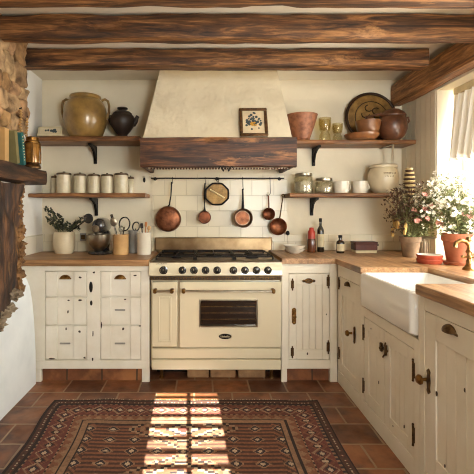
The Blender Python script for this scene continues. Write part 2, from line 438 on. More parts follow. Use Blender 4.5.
# chimney breast: rubble stone above the mantel, plaster hearth wall below
XH=-1.262
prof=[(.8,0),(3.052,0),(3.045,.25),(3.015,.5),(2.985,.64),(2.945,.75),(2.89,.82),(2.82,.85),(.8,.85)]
mb=MB().prism(prof,XL,XH,'x'); struct(mb,'wall_hearth',plain('skylight_tinted_limewash',(226,232,234),.9,c2=(214,221,224),vs=5,bump=.3,bs=14),angle=50)  # white limewash with the bluish sky light mixed into its colour
mb=MB(); mb.col=(.62,.56,.5)
mb.box(XL,-1.285,.8,2.83,1.60,ZC)
mb.box(XL,-1.30,.8,2.60,.85,1.585)
z=1.615; row=0; sd=0
while z<ZC-.02:
    h=rnd.uniform(.10,.16); h=min(h,ZC-z)
    y=2.885
    while y>.95:
        w_=rnd.uniform(.10,.22)
        tone=rnd.choice([(1,.97,.9),(.9,.78,.6),(1.05,1.0,.95),(.8,.66,.5),(1,.86,.66),(.7,.62,.55),(.95,.8,.72)])
        sd+=1
        mb.ball((-1.285+rnd.uniform(-.01,.006),y-w_/2+rnd.uniform(-.01,.012),z+h/2+rnd.uniform(-.01,.01)),(rnd.uniform(.04,.06),w_*.53,h*.56),3,.45,1.6,sd,.72,tone)
        y-=w_*rnd.uniform(.93,1.0)
    z+=h*.95; row+=1
struct(mb,'wall_chimney',M['stone'],angle=60)

# ------------------------------------------------------------------ beams
def rough_bar(x0,x1,y0,y1,z0,z1,axis,nseg,amp,seed,gouges=()):
    mb=MB(); m=4
    L0,L1=(x0,x1) if axis=='x' else (y0,y1)
    ring=[]
    for i in range(m): ring.append((i/m,0))
    for i in range(m): ring.append((1,i/m))
    for i in range(m): ring.append((1-i/m,1))
    for i in range(m): ring.append((0,1-i/m))
    n=len(ring); vs=[]; fs=[]
    for k in range(nseg+1):
        l=L0+(L1-L0)*k/nseg
        for (u,w) in ring:
            uu,ww=u,w
            if axis=='x':
                p=Vector((l,y0+(y1-y0)*uu,z0+(z1-z0)*ww)); c=Vector((l,(y0+y1)/2,(z0+z1)/2))
            else:
                p=Vector((x0+(x1-x0)*uu,l,z0+(z1-z0)*ww)); c=Vector(((x0+x1)/2,l,(z0+z1)/2))
            corner=(u in (0,1)) and (w in (0,1))
            d=noise.noise(Vector((p.x*2.2+seed,p.y*2.2,p.z*2.2)))*amp+noise.noise(Vector((p.x*9+seed,p.y*9,p.z*9)))*amp*.45
            rad=(p-c).normalized()
            if corner: d-=.006+max(0,noise.noise(Vector((l*3.3+seed*2,u*5,w*5))))*.02
            for gl,gw,gr,gd in gouges:      # carved notches on the near face
                if u==0 or w==0:
                    q=((l-gl)/gr)**2+((w-gw)/.35)**2
                    if q<1: d-=gd*(1-q)
            vs.append(p+rad*d)
    for k in range(nseg):
        for i in range(n):
            j=(i+1)%n; fs.append((k*n+i,k*n+j,(k+1)*n+j,(k+1)*n+i))
    fs+= [tuple(range(n)),tuple(range(nseg*n,(nseg+1)*n))]
    mb.add(vs,fs); return mb
def place(mb,base):
    b=Vector(base)
    mb.v=[v-b for v in mb.v]; return mb
def single(mb,name,mat,label,cat,base,group=None,angle=38):
    return tag(place(mb,base).build(name,mat,None,base,angle),label,cat,group)

G='rough ceiling beams across the room'
mb=rough_bar(XL+.005,1.665,2.972,3.10,2.375,ZC-.004,'x',90,.008,1.3,[(1.28,.6,.16,.02),(.2,.7,.1,.01)])
single(mb,'ceiling_beam',M['beam'],'dark rough timber beam nearest the cooker hood, with a charred gouge at one end','ceiling beam',(0,3.035,2.38),G)
mb=rough_bar(-1.235,1.685,2.452,2.54,2.352,ZC-.004,'x',90,.009,4.1,[(-.6,.6,.12,.03),(.3,.3,.2,.012)])
single(mb,'ceiling_beam',M['beam'],'middle dark rough ceiling beam with a big knot, between two others','ceiling beam',(0,2.47,2.365),G)
mb=rough_bar(-1.235,1.685,1.96,2.085,2.345,ZC-.004,'x',80,.007,8.7)
single(mb,'ceiling_beam',M['beam'],'rough ceiling beam cut off by the top edge of the picture','ceiling beam',(0,1.99,2.33),G)
mb=rough_bar(1.722,XR-.002,1.2,3.705,2.262,2.462,'y',90,.006,12.2,[(3.0,.6,.1,.012),(2.7,.5,.08,.01)])
single(mb,'wall_beam',M['beam_y'],'long warm brown timber running over the window towards the corner','ceiling beam',(1.77,2.4,2.265))

# mantel, post
mb=rough_bar(-1.272,-1.1,1.2,2.85,1.487,1.59,'y',60,.006,3.3)
single(mb,'fireplace_mantel',M['mantel'],'thick dark wooden mantel shelf under the stone chimney','mantel',(-1.19,2.4,1.487))
t_=thing('fireplace_post','dark gnarled timber post hanging below the mantel over white plaster','timber post',(-1.225,2.4,.66))
def jag(mb,x0,x1,y0,y1,z0f,z1,n,m,amp,seed):
    vs=[];fs=[]
    for i in range(n+1):
        for j in range(m+1):
            y=y0+(y1-y0)*i/n; zb=z0f(y); z=zb+(z1-zb)*j/m
            d=noise.noise(Vector((y*7+seed,z*3.2,seed)))*amp+noise.noise(Vector((y*22,z*9,seed)))*amp*.5
            e=(noise.noise(Vector((z*6,seed,1)))*.018) if i==n else 0
            vs.append((x1+d,y+e,z))
    for i in range(n+1):
        for j in range(m+1):
            v=vs[i*(m+1)+j]; vs.append((x0,v[1],v[2]))
    o=(n+1)*(m+1); w=m+1
    for i in range(n):
        for j in range(m):
            fs.append((i*w+j,(i+1)*w+j,(i+1)*w+j+1,i*w+j+1)); fs.append((o+i*w+j,o+i*w+j+1,o+(i+1)*w+j+1,o+(i+1)*w+j))
    for j in range(m):
        fs.append((n*w+j,o+n*w+j,o+n*w+j+1,n*w+j+1)); fs.append((j,j+1,o+j+1,o+j))
    for i in range(n):
        fs.append((i*w,o+i*w,o+(i+1)*w,(i+1)*w)); fs.append((i*w+m,(i+1)*w+m,o+(i+1)*w+m,o+i*w+m))
    return mb.add(vs,fs)
zb=lambda y: .66+(y-2.39)*.52+.015*math.sin(y*40)
mb=jag(MB(),-1.256,-1.19,1.5,2.64,zb,1.478,70,60,.03,2.2); place(mb,t_.location); mb.build('shaft',M['post'],t_)
mb=MB()
for k in range(15):
    z=.80+k*.048; mb.ball((-1.212+rnd.uniform(-.008,.008),2.642+rnd.uniform(-.015,.012),z),(.034,.026,.04),3,.9,2.4,k)
place(mb,t_.location); mb.col=None; mb.build('bark_edge',plain('weathered_bark',(146,108,66),.9,c2=(82,56,34),vs=24,bump=.6),t_)
mb=MB()
for k in range(12):
    y=2.64-k*.07; mb.ball((-1.21+rnd.uniform(-.008,.008),y,zb(y)+.0+rnd.uniform(-.012,.012)),(.042,.05,.034),3,.9,2.4,k+40)
place(mb,t_.location); mb.build('stone_foot',plain('grey_corbel_stone',(150,134,112),.9,c2=(96,80,62),vs=14,bump=.6),t_)

# ------------------------------------------------------------------ hood
hd=thing('range_hood','tapered cream plaster cooker hood with dark timber lintel above the range','cooker hood',(.11,3.45,1.65))
zw=1.886; mb=MB()
bx=(-.475,.705); tx=(-.368,.633); n,m=110,70; vs=[];fs=[]
for i in range(n+1):
    for j in range(m+1):
        w_=j/m; u=i/n
        x=(bx[0]+(bx[1]-bx[0])*u)*(1-w_)+(tx[0]+(tx[1]-tx[0])*u)*w_
        y=3.2+.255*w_; z=zw+(ZC-.003-zw)*w_
        y+=noise.noise(Vector((x*3,z*3,.3)))*.012+noise.noise(Vector((x*13,z*13,2)))*.005+noise.noise(Vector((x*38,z*38,5)))*.0035
        vs.append((x,y,z))
for i in range(n):
    for j in range(m): a=i*(m+1)+j; fs.append((a,a+m+1,a+m+2,a+1))
mb.add(vs,fs); w_=m+1
b0=len(mb.v)
L=[vs[j] for j in range(m+1)]; Rr=[vs[n*w_+j] for j in range(m+1)]
mb.add([p for p in L]+[(p[0],YB-.004,p[2]) for p in L],[(j,j+1,w_+j+1,w_+j) for j in range(m)])
mb.add([p for p in Rr]+[(p[0],YB-.004,p[2]) for p in Rr],[(j,w_+j,w_+j+1,j+1) for j in range(m)])
place(mb,hd.location); mb.build('plaster_canopy',M['hood_plaster'],hd,angle=50)
mb=rough_bar(-.494,.737,3.17,3.225,1.65,zw,'x',60,.004,6.6)
for x0,x1 in ((-.494,-.449),(.692,.737)):
    b=rough_bar(x0,x1,3.226,YB-.005,1.652,zw-.002,'y',20,.003,x0*9); mb.add(b.v,b.f)
place(mb,hd.location); mb.build('timber_lintel',M['hoodbeam'],hd)
mb=MB().box(-.448,.691,3.226,YB-.004,1.69,1.7); mb.box(-.448,.691,3.30,3.33,1.65,1.69,.004); place(mb,hd.location); mb.build('liner',M['plaster'],hd)
mb=MB()
for k in range(48):
    x=-.42+k*.0235; mb.box(x,x+.013,3.228,3.245,1.638,1.652,.002)
place(mb,hd.location); o=mb.build('dentil_trim',M['hoodbeam'],hd)
mb=MB()
for sg in (-1,1):
    pts=[(.18+sg*(.01+.035*a/10+.012*math.sin(a*.9)),3.163,1.635+.02*math.cos(a*.75)) for a in range(11)]
    mb.tube(pts,.0035,6)
mb.tube([(.18,3.163,1.66),(.18,3.163,1.625)],.0035,6)
place(mb,hd.location); mb.build('iron_scroll',M['iron'],hd)

# picture leaning on the hood lintel
pf=thing('framed_picture','small gilt framed flower picture leaning on the plaster hood','picture',(PX(254,3.195),3.181,zw+.008))
pf.rotation_euler=(R(-21.5),0,0)
W2,H2=.112,.262
mb=MB()
for x0,x1,z0,z1 in ((-W2,W2,0,.026),(-W2,W2,H2-.026,H2),(-W2,-W2+.026,.026,H2-.026),(W2-.026,W2,.026,H2-.026)): mb.box(x0,x1,-.012,.012,z0,z1,.006)
mb.build('frame',M['gilt'],pf)
pr=MB().box(-W2+.02,W2-.02,-.003,.010,.02,H2-.02).build('print',M['mountpaper'],pf)
r2=random.Random(3)
mb=MB()
for k in range(46):
    a=r2.uniform(0,6.28); q=r2.uniform(0,.07); mb.disc((q*math.cos(a)-.002,-.0045-.00003*k,.135+q*1.15*math.sin(a)),(0,-1,0),r2.uniform(.007,.013),7)
mb.build('painted_leaves',M['blue'],pr)
mb=MB()
for k in range(14): mb.disc((r2.uniform(-.022,.024),-.0068-.00003*k,.112+r2.uniform(-.018,.014)),(0,-1,0),r2.uniform(.006,.011),7)
mb.build('painted_blossom',M['yellow'],pr)

# ------------------------------------------------------------------ shelves
def shelf(label,x0,x1,yf,zt,th,brackets,mat=M['shelf'],bl=.1,strap=()):
    s=thing('wall_shelf',label,'shelf',((x0+x1)/2,YB,zt-th),group='plank shelves on the end wall')
    mb=rough_bar(x0,x1,yf,YB-.003,zt-th,zt,'x',30,.0015,x0*7); place(mb,s.location); mb.build('board',mat,s)
    for bx in brackets:
        mb=MB(); yb=YB-.003; top=zt-th
        poly=[(yb,top),(yb-.2,top),(yb-.2,top-.016),(yb-.12,top-.028),(yb-.055,top-.06),(yb-.02,top-.12),(yb,top-.14)]
        mb.prism(poly,bx-.011,bx+.011,'x'); mb.box(bx-.016,bx+.016,yb-.008,yb,top-.16,top,.003)
        place(mb,s.location); mb.build('bracket',M['iron'] if not mat is None else mat,s)
    for bx in strap:
        mb=MB(); mb.box(bx-.01,bx+.01,yf+.02,yf+.026,zt-th-.16,zt-th,.002); mb.box(bx-.01,bx+.01,yf+.02,YB-.003,zt-th-.005,zt-th,.001)
        place(mb,s.location); mb.build('metal_strap',M['steel'],s)
    return s
ZUL=1.94; ZLL=1.457; ZUR=1.915; ZLR=1.459
shelf('upper plank shelf under the big ochre jar beside the hood',XL+.004,-.533,3.42,ZUL,.042,[PX(92,3.6)])
shelf('lower plank shelf carrying the row of cream canisters',XL+.004,PX(145,3.41),3.41,ZLL,.036,[PX(93,3.6)])
shelf('upper plank shelf carrying the round tray and brown pottery',PX(297,3.45),XR-.01,3.45,ZUR,.036,[PX(317,3.6)],strap=[PX(393,3.47)])
shelf('lower plank shelf carrying two mugs and the round cream crock',PX(290,3.45),PX(393,3.45),3.45,ZLR,.036,[PX(315,3.6)])

# lathe helper in photograph units: (radius px, row px)
def lp(prof,ybase,Y): s=Y/F; return [(r*s,(ybase-y)*s) for r,y in prof]
def arc_handle(p0,p1,out,n=10):   # three dimensional loop between two points bulging to out
    p0=Vector(p0);p1=Vector(p1);out=Vector(out)
    return [p0.lerp(p1,i/n)+out*math.sin(math.pi*i/n)**.6 for i in range(n+1)]

# --- upper shelf beside the hood
Y=3.535; s=Y/F
j=thing('storage_jar','large round ochre glazed jar with two loop handles on the upper shelf','jar',(PX(85.5,Y),Y,ZUL+.001))
mb=MB().lathe(lp([(0,138),(14,138),(15.5,137),(18.5,131),(20.8,123),(21.3,116),(20.3,108),(17.5,102.5),(14.5,100.3),(14.2,98.6),(15.5,97.2),(15.2,96.2),(13.2,96.4),(12.6,99),(16,104),(18.5,112),(18,124),(13,136),(0,136.5)],138,Y),n=40); mb.build('body',M['ochre'],j)
for sg in (-1,1):
    z0=(138-104)*s; mb=MB()
    mb.tube([(sg*16*s,0,(138-100.5)*s),(sg*19.5*s,0,(138-99)*s),(sg*22.5*s,0,(138-101)*s),(sg*23.6*s,0,(138-106)*s),(sg*23.4*s,0,(138-112)*s),(sg*21.2*s,0,(138-119)*s)],[.012,.011,.011,.011,.012,.013],10)
    mb.build('handle',M['ochre'],j)
Y=3.55; s=Y/F
j=thing('lidded_pot','dark smoked clay lidded pot with a spout beside the ochre jar','pot',(PX(122.5,Y),Y,ZUL+.001))
MB().lathe(lp([(0,138),(6,138),(6.2,136.5),(4.5,134.5),(8,130.5),(12,124.5),(12.6,119.5),(11.2,115.5),(9.3,114),(0,114)],138,Y),n=32).build('body',M['darkpot'],j)
l=MB().lathe(lp([(0,114.6),(9.8,114.4),(9.6,113.2),(7.5,111.3),(4,110.6),(2,110),(2,108.9),(5.2,108.6),(5.2,107.4),(0,107)],138,Y),n=28).build('lid',M['darkpot'],j)
MB().tube([(10*s,0,(138-124)*s),(13*s,0,(138-121)*s),(14.2*s,0,(138-117.5)*s),(15.4*s,0,(138-115.5)*s)],[.03,.022,.018,.016],12).build('spout',M['darkpot'],j)
MB().tube([(-10.8*s,0,(138-115.5)*s),(-12.8*s,0,(138-115)*s),(-13.4*s,0,(138-119)*s),(-12*s,0,(138-124)*s)],.007,8).build('handle',M['darkpot'],j)
Y=3.50; s=Y/F
b=thing('book','pale cream book lying flat on the upper shelf at the wall end','book',(PX(53,Y),Y,ZUL+.001))
MB().box(-12*s,12*s,-.08,.08,.0,.022,.002).build('cover',M['label'],b); MB().box(-11.7*s,11.6*s,-.083,-.079,.004,.018).build('pages',M['pages'],b)
pf=thing('small_print','tiny cream framed print leaning above a flat book on the shelf','picture',(PX(49.8,Y),Y,ZUL+.025))
pf.rotation_euler=(R(-12),0,0)
MB().box(-12*s,12*s,-.006,.006,0,8.6*s,.003).build('frame',M['label'],pf); MB().box(-9.8*s,9.8*s,-.0075,.0,1.5*s,7.2*s).build('print',M['pages'],pf)
mb=MB()
for dx,dz,r_ in ((-4,4.2,1.1),(-1.5,4.4,1.2),(1.5,4,1.4),(4,3.8,2),(5.2,5,1.2),(6,3,1.3)): mb.disc((dx*s,-.0085,dz*s),(0,-1,0),r_*s,9)
mb.build('picture_motif',M['blue'],pf)

# --- canisters
def canister(px0,px1,ytop,Y,label,ybase=193):
    s=Y/F; r=(px1-px0)/2; c=thing('storage_canister',label,'canister',(PX((px0+px1)/2,Y),Y,ZLL+.001),group='canisters on the lower shelf')
    MB().lathe(lp([(0,193),(r*.97,193),(r,192.5),(r,ytop+2.4),(r*.97,ytop+2.2),(0,ytop+2.2)],193,Y),n=30).build('body',M['canister'],c)
    l=MB().lathe(lp([(0,ytop+2.2),(r*1.03,ytop+2.2),(r*1.03,ytop+.6),(r*.9,ytop),(r*.3,ytop-.3),(r*.18,ytop-.5),(r*.2,ytop-1.3),(0,ytop-1.5)],193,Y),n=30).build('lid',M['canisterlid'],c)
    return c
canister(57,71,172.5,3.52,'wide cream canister, largest near the chimney end of the row')
canister(74,86,173.5,3.52,'cream canister next to the widest one at the chimney end')
canister(88,99.8,174,3.52,'cream canister in the very middle of the seven, above the bracket')
canister(101.3,113,174,3.52,'cream canister just past the middle one, toward the hood')
canister(114.5,128,173,3.52,'wide cream canister second from the hood end of the row')
canister(51.5,58.5,175,3.64,'narrow cream canister tucked behind the widest one by the wall')
canister(127,134,176,3.64,'narrow short canister at the hood end of the row')

# --- upper right shelf
def vessel(name,label,cat,prof,ybase,px,Y,z,mat,n=32,part='body'):
    o=MB().lathe(lp(prof,ybase,Y),n=n).build(name,mat,None,(PX(px,Y),Y,z+.001)); return tag(o,label,cat)
vessel('flared_bowl','flared reddish copper bowl standing beside the plaster hood','bowl',[(0,139),(8.5,139),(8.8,138),(8,137),(12.5,124),(15.6,113.5),(15.9,112.8),(14.8,112.9),(11.5,125),(7,135),(0,135.5)],139,301.5,3.56,ZUR,M['basket'])
G='olive glass goblets'
for px,Y,rt,yt,lb in ((324.8,3.56,6.1,115.5,'taller olive glass goblet beside the copper bowl'),(337.5,3.56,5.2,121,'shorter olive glass goblet between the taller one and the tray')):
    h=139-yt
    prof=[(0,139),(rt*.92,139),(rt*.95,138),(rt*.85,139-h*.28),(rt*.6,139-h*.40),(rt*.85,139-h*.5),(rt,139-h*.75),(rt,yt),(rt*.9,yt),(rt*.9,139-h*.74),(rt*.74,139-h*.52),(0,139-h*.46)]
    o=vessel('goblet',lb,'glass',prof,139,px,Y,ZUR,M['glass']); o['group']=G
Y=3.68; s=Y/F
tr=thing('round_tray','large round chased brass tray with a dark rim leaning on the wall','tray',(PX(370.5,Y),Y-.03,ZUR+.002))
tr.rotation_euler=(R(-6),0,0)
rr=26*s
mb=MB().lathe([(0,0),(rr*.8,.0),(rr*.84,.006),(rr*.88,.012),(rr*.8,.016),(0,.012)],(0,0,rr),44,'y'); mb.build('plate',M['tray'],tr)
pts=[(rr*.94*math.cos(a*2*math.pi/48),-.008,rr+rr*.94*math.sin(a*2*math.pi/48)) for a in range(48)]
MB().tube(pts,.014,10,True).build('rim',M['traydark'],tr)
mb=MB()
for k in range(7):
    a=k*.9; q=rr*(.25+.06*(k%3)); c=Vector((q*math.cos(a),-.017,rr+q*math.sin(a)))
    mb.tube([c+Vector((.035*math.cos(a+t*.6),0,.03*math.sin(a+t*.6))) for t in range(7)],.005,6)
mb.tube([(rr*.62*math.cos(a*2*math.pi/36),-.016,rr+rr*.62*math.sin(a*2*math.pi/36)) for a in range(36)],.004,6,True)
mb.build('chased_motif',M['traydark'],tr)
vessel('dish','shallow honey brown dish under the small bowl on the shelf','dish',[(0,139),(12,139),(16.3,135.6),(16.8,134),(16,134),(12,136.5),(0,137)],139,361.5,3.46,ZUR,M['browndish'])
vessel('small_bowl','honey brown bowl set on the shallow dish before the tray','bowl',[(0,137),(6,137),(9,134),(11,129),(12,122.5),(12.4,121.6),(11.2,121.7),(10,129),(6,134.5),(0,135)],137,368,3.46,ZUR+.026,M['browndish'])
Y=3.475; s=Y/F
k_=thing('lidded_cooking_pot','mottled round brown pot with a long handled lid in the corner','pot',(PX(392.5,Y),Y,ZUR+.001))
MB().lathe(lp([(0,139),(7,139),(11,135.5),(13.6,129),(13.9,123),(12.5,117.5),(11.5,116),(0,116)],139,Y),n=32).build('body',M['brownpot'],k_)
l=MB().lathe(lp([(0,116.3),(12.2,116.3),(12.6,115),(11,112),(7,109.3),(3,108),(0,107.6)],139,Y),n=30).build('lid',M['brownpot'],k_)
MB().tube([(-10*s,-.01,(139-113)*s),(-17*s,-.015,(139-114.2)*s),(-24*s,-.02,(139-116.2)*s),(-28*s,-.02,(139-117.5)*s)],[.012,.010,.009,.012],10).build('lid_handle',M['brownpot'],k_)
MB().tube([(12*s,-.0,(139-118)*s),(15.6*s,-.0,(139-116.5)*s),(16.6*s,-.0,(139-120)*s),(13.5*s,0,(139-124)*s)],.008,8).build('handle',M['brownpot'],k_)

# --- lower right shelf
for px,yt,r_,lb in ((303.5,172.5,9.5,'taller clear storage jar nearest the pot rail on the shelf'),(324,177.5,9,'shorter clear storage jar standing between tall jar and mug')):
    Y=3.56; j=thing('glass_jar',lb,'jar',(PX(px,Y),Y,ZLR+.001),group='glass storage jars')
    MB().lathe(lp([(0,193),(r_*.96,193),(r_,192),(r_,yt+5),(r_*.86,yt+3),(r_*.8,yt+3),(r_*.9,yt+5.5),(r_*.9,191.5),(0,191.5)],193,Y),n=30).build('body',M['jarglass'],j)
    MB().lathe(lp([(0,191.3),(r_*.86,191.3),(r_*.86,yt+9),(0,yt+8.5)],193,Y),n=24).build('contents',plain('pale_grain',(214,206,190),.8,c2=(184,176,158),vs=60,bump=.4,bs=120),j)
    MB().lathe(lp([(0,yt+3),(r_*.9,yt+3),(r_*.9,yt+.8),(r_*.6,yt),(0,yt-.2)],193,Y),n=28).build('lid',M['steel'],j)
for px,lb in ((341.2,'white enamel mug standing next to the shorter glass jar'),(359.8,'white enamel mug standing next to the round crock')):
    Y=3.54; s=Y/F; c=thing('mug',lb,'mug',(PX(px,Y),Y,ZLR+.001),group='white mugs on the shelf')
    MB().lathe(lp([(0,193),(6.4,193),(7,192),(7.3,187),(7.4,181.2),(6.7,181.2),(6.5,187),(6,191.5),(0,192)],193,Y),n=30).build('body',M['white_pot'],c)
    MB().tube(arc_handle((6.8*s,0,9.6*s),(6.5*s,0,2.8*s),(2.6*s,0,0)),.006,8).build('handle',M['white_pot'],c)
Y=3.57; s=Y/F
c=thing('lidded_crock','round cream lidded crock with faded brown lettering on the shelf','crock',(PX(383.3,Y),Y,ZLR+.001))
MB().lathe(lp([(0,193),(8.8,193),(9.6,192.3),(13.2,187),(14.6,179.5),(14.3,173.5),(12.6,168.6),(11.6,167.5),(0,167.5)],193,Y),n=36).build('body',M['cream_pot'],c)
MB().lathe(lp([(0,167.6),(13.3,167.6),(13.6,166.8),(13.4,165.4),(12,164.4),(6,163.6),(0,163.2)],193,Y),n=36).build('lid',M['cream_pot'],c)
mb=MB(); r2=random.Random(5)
for row,z in ((0,18.6),(1,15.6)):
    x=-5.5 if row==0 else -4
    while x<(5.5 if row==0 else 4):
        w_=r2.uniform(.7,1.4); h_=r2.uniform(.8,1.5)
        yy=-math.sqrt(max(0,(14.5)**2-x*x))
        mb.box(x*s,(x+w_*.6)*s,yy*s-.0015,yy*s+.006,z*s,(z+h_)*s); x+=w_+.4
mb.build('lettering',M['ink'],c)

# ------------------------------------------------------------------ worktops
ZW=.935
mb=MB().box(XL+.004,-.4085,3.06,YB-.014,ZW-.048,ZW,.005)
single(mb,'worktop',M['worktop'],'thick oak worktop over the drawer cabinet beside the fireplace','worktop',(-.94,3.4,ZW-.048))
# L shaped worktop by the window: back arm + side arm up to the sink + ledge behind the sink
ZR=.945
poly=[(.5995,3.055),(1.003,3.055),(1.003,2.572),(1.432,2.572),(1.432,1.912),(1.815,1.912),(1.815,YB-.018),(.5995,YB-.018)]
mb=MB().prism(poly,ZR-.04,ZR,'z')
single(mb,'worktop',M['worktop_y'],'L shaped oak worktop running from the range round behind the sink','worktop',(1.5,3.3,ZR-.04))
mb=MB().box(1.0,1.81,1.2,1.908,.912,.962,.006)
single(mb,'worktop',M['worktop_y'],'oak worktop overlapping the near side of the sink by the picture edge','worktop',(1.4,1.55,.912))

# ------------------------------------------------------------------ cabinet joinery (local: x along, y into the cabinet, z up)
def frame_rect(mb,x0,x1,z0,z1,ox0,ox1,oz0,oz1,y0,y1,b=.002):
    if x0<ox0: mb.box(x0,ox0,y0,y1,z0,z1,b)
    if ox1<x1: mb.box(ox1,x1,y0,y1,z0,z1,b)
    if z0<oz0: mb.box(ox0,ox1,y0,y1,z0,oz0,b)
    if oz1<z1: mb.box(ox0,ox1,y0,y1,oz1,z1,b)
def panel_door(parent,x0,x1,z0,z1,mat,st=.05,top=.07,bot=.06,board=.05,name='door'):
    g=.003; mb=MB(); x0+=g;x1-=g;z0+=g;z1-=g
    frame_rect(mb,x0,x1,z0,z1,x0+st,x1-st,z0+bot,z1-top,.002,.02)
    n=max(1,round((x1-x0-2*st)/board)); w=(x1-x0-2*st)/n
    for k in range(n): mb.box(x0+st+k*w+.0004,x0+st+(k+1)*w-.0004,.008,.019,z0+bot-.002,z1-top+.002,.0025)
    return mb.build(name,mat,parent)
def hinge(parent,x,z,h=.055):
    mb=MB().box(x-.012,x+.012,-.003,.003,z-h/2,z+h/2,.0015); mb.tube([(x,-.004,z-h*.62),(x,-.004,z+h*.62)],.005,8)
    mb.ball((x,-.004,z+h*.68),.0065,1); mb.ball((x,-.004,z-h*.68),.0065,1)
    return mb.build('hinge',M['bronze'],parent)
def knob_plate(parent,x,z,r=.018,plate_dx=.02):
    mb=MB().prism([(x+plate_dx+dx,z+dz) for dx,dz in ((-.008,-.03),(-.012,-.045),(0,-.058),(.012,-.045),(.008,-.03),(.013,0),(.008,.03),(.012,.045),(0,.058),(-.012,.045),(-.008,.03),(-.013,0))],-.004,.003,'y')
    p=mb.build('backplate',M['bronze'],parent)
    MB().lathe([(0,-.001),(.009,-.001),(.007,.012),(.008,.02),(r,.026),(r*1.05,.034),(r*.7,.044),(0,.047)],(x,0,z),20,'y').build('knob',M['brass'],p)
def cup_pull(parent,x,z,w=.05,y=0,mat=None):
    n=12; vs=[];fs=[]; m=6
    for i in range(n+1):
        a=math.pi*i/n
        for j in range(m+1):
            b=j/m*math.pi/2
            vs.append((x-w*math.cos(a)*math.cos(b*.0+0)*1.0*(1-.25*(j/m)**2), y-.001-.026*math.sin(b)*math.sin(a)**.5 if 0<i<n else y-.001, z+ w*.75*math.sin(a)*math.cos(b)))
    for i in range(n):
        for j in range(m): a=i*(m+1)+j; fs.append((a,a+m+1,a+m+2,a+1))
    mb=MB().add(vs,fs); mb.box(x-w*1.08,x+w*1.08,y-.003,y+.001,z-.004,z+.006,.001)
    return mb.build('cup_pull',mat or M['brass'],parent)
def chips(parent,spots,y=-.0008,seed=1,scale=1):
    r2=random.Random(seed)
    for x,z,w,h in spots:
        mb=MB(); n=8; pts=[(x+w*scale*math.cos(2*math.pi*k/n)*r2.uniform(.6,1.15),y,z+h*scale*math.sin(2*math.pi*k/n)*r2.uniform(.6,1.15)) for k in range(n)]
        mb.add(pts+[(p[0],y+.003,p[2]) for p in pts],[tuple(range(n))]+[(i,(i+1)%n,n+(i+1)%n,n+i) for i in range(n)])
        mb.build('paint_chip',M['chip'],parent)
YF=3.084; S=YF/F; 
def ZF(py): return (382.0-py)*S
# ---- drawer cabinet beside the fireplace
cx0=XL+.005; cab=thing('drawer_cabinet','distressed white drawer cabinet with brass cup pulls beside the fireplace','cabinet',(cx0,YF,0))
lx=lambda px: PX(px,YF)-cx0
W_=-.4085-cx0
mb=MB().box(0,W_,.022,.61,.1,ZW-.05)
cols=((45,87),(100.5,141)); rows=((271.5,296.3),(297.3,324.5),(325.6,360))
zt,zb_=ZF(271),ZF(360.5)
mb.box(0,W_,0,.02,zt,ZW-.05,.002); mb.box(0,W_,0,.02,.1,zb_,.002)
for a,b_ in ((0,lx(45)),(lx(87),lx(100.5)),(lx(141),W_)): mb.box(a,b_,0,.02,zb_,zt,.002)
mb.box(0,lx(41),0,.03,0,.1); mb.box(lx(142),W_,0,.03,0,.1); mb.box(lx(90),lx(93),.001,-.002,zb_,zt)
mb.build('body',M['paint2'],cab)
splits=((57.4,73.6),(111,130))
r2=random.Random(11)
for ci,(a,b_) in enumerate(cols):
    for ri,(t0,t1) in enumerate(rows):
        x0,x1,z0,z1=lx(a)+.003,lx(b_)-.003,ZF(t1)+.002,ZF(t0)-.002; s0,s1=lx(splits[ci][0]),lx(splits[ci][1])
        mb=MB().box(x0,s0-.001,.0005,.018,z0,z1,.003); mb.box(s1+.001,x1,.0005,.018,z0,z1,.003); mb.box(s0-.001,s1+.001,.009,.018,z0,z1,.001)
        d=mb.build('drawer',M['paint2'],cab)
        cxp=lx((65,120)[ci])
        if ri==0: cup_pull(d,cxp,ZF(279),.042,.006)
        elif (ci,ri)!=(0,1):
            zz=ZF((310,343.5)[ri-1]); mb=MB().box(cxp-.04,cxp+.04,-.004,.006,zz-.006,zz+.006,.003); mb.build('slot_pull',M['grey_pot'],d)
sp=[(lx(80),ZF(277.5),.012,.009),(lx(80),ZF(300.3),.016,.012),(lx(68.6),ZF(300.5),.009,.006),(lx(68),ZF(312),.006,.013),(lx(125),ZF(299.5),.009,.006),(lx(135),ZF(275.5),.014,.007),(lx(66),ZF(329),.007,.014),(lx(79.5),ZF(331.5),.012,.012),(lx(123),ZF(329),.009,.014),(lx(51),ZF(358.6),.03,.006),(lx(84.5),ZF(358),.012,.009),(lx(140),ZF(326),.012,.006),(lx(101.5),ZF(325),.006,.03)]
chips(cab,sp,-.0006,2)
for px,py,w,h in ((91,287,.014,.042),(91.3,303,.010,.02)):
    MB().lathe([(0,0),(w,0),(w*.9,.003),(0,.004)],(lx(px),-.002,ZF(py)),16,'y',1,h/w).build('escutcheon',M['iron'],cab)
chips(cab,[(lx(93),ZF(333.5),.005,.028),(lx(92.6),ZF(359),.007,.014),(lx(94),ZF(272.5),.009,.01)],-.0025,3)
struct(MB().box(lx(41)+cx0+.002,lx(142)+cx0-.002,YF+.03,YF+.2,0,.098),'trim_7',M['plinth'])

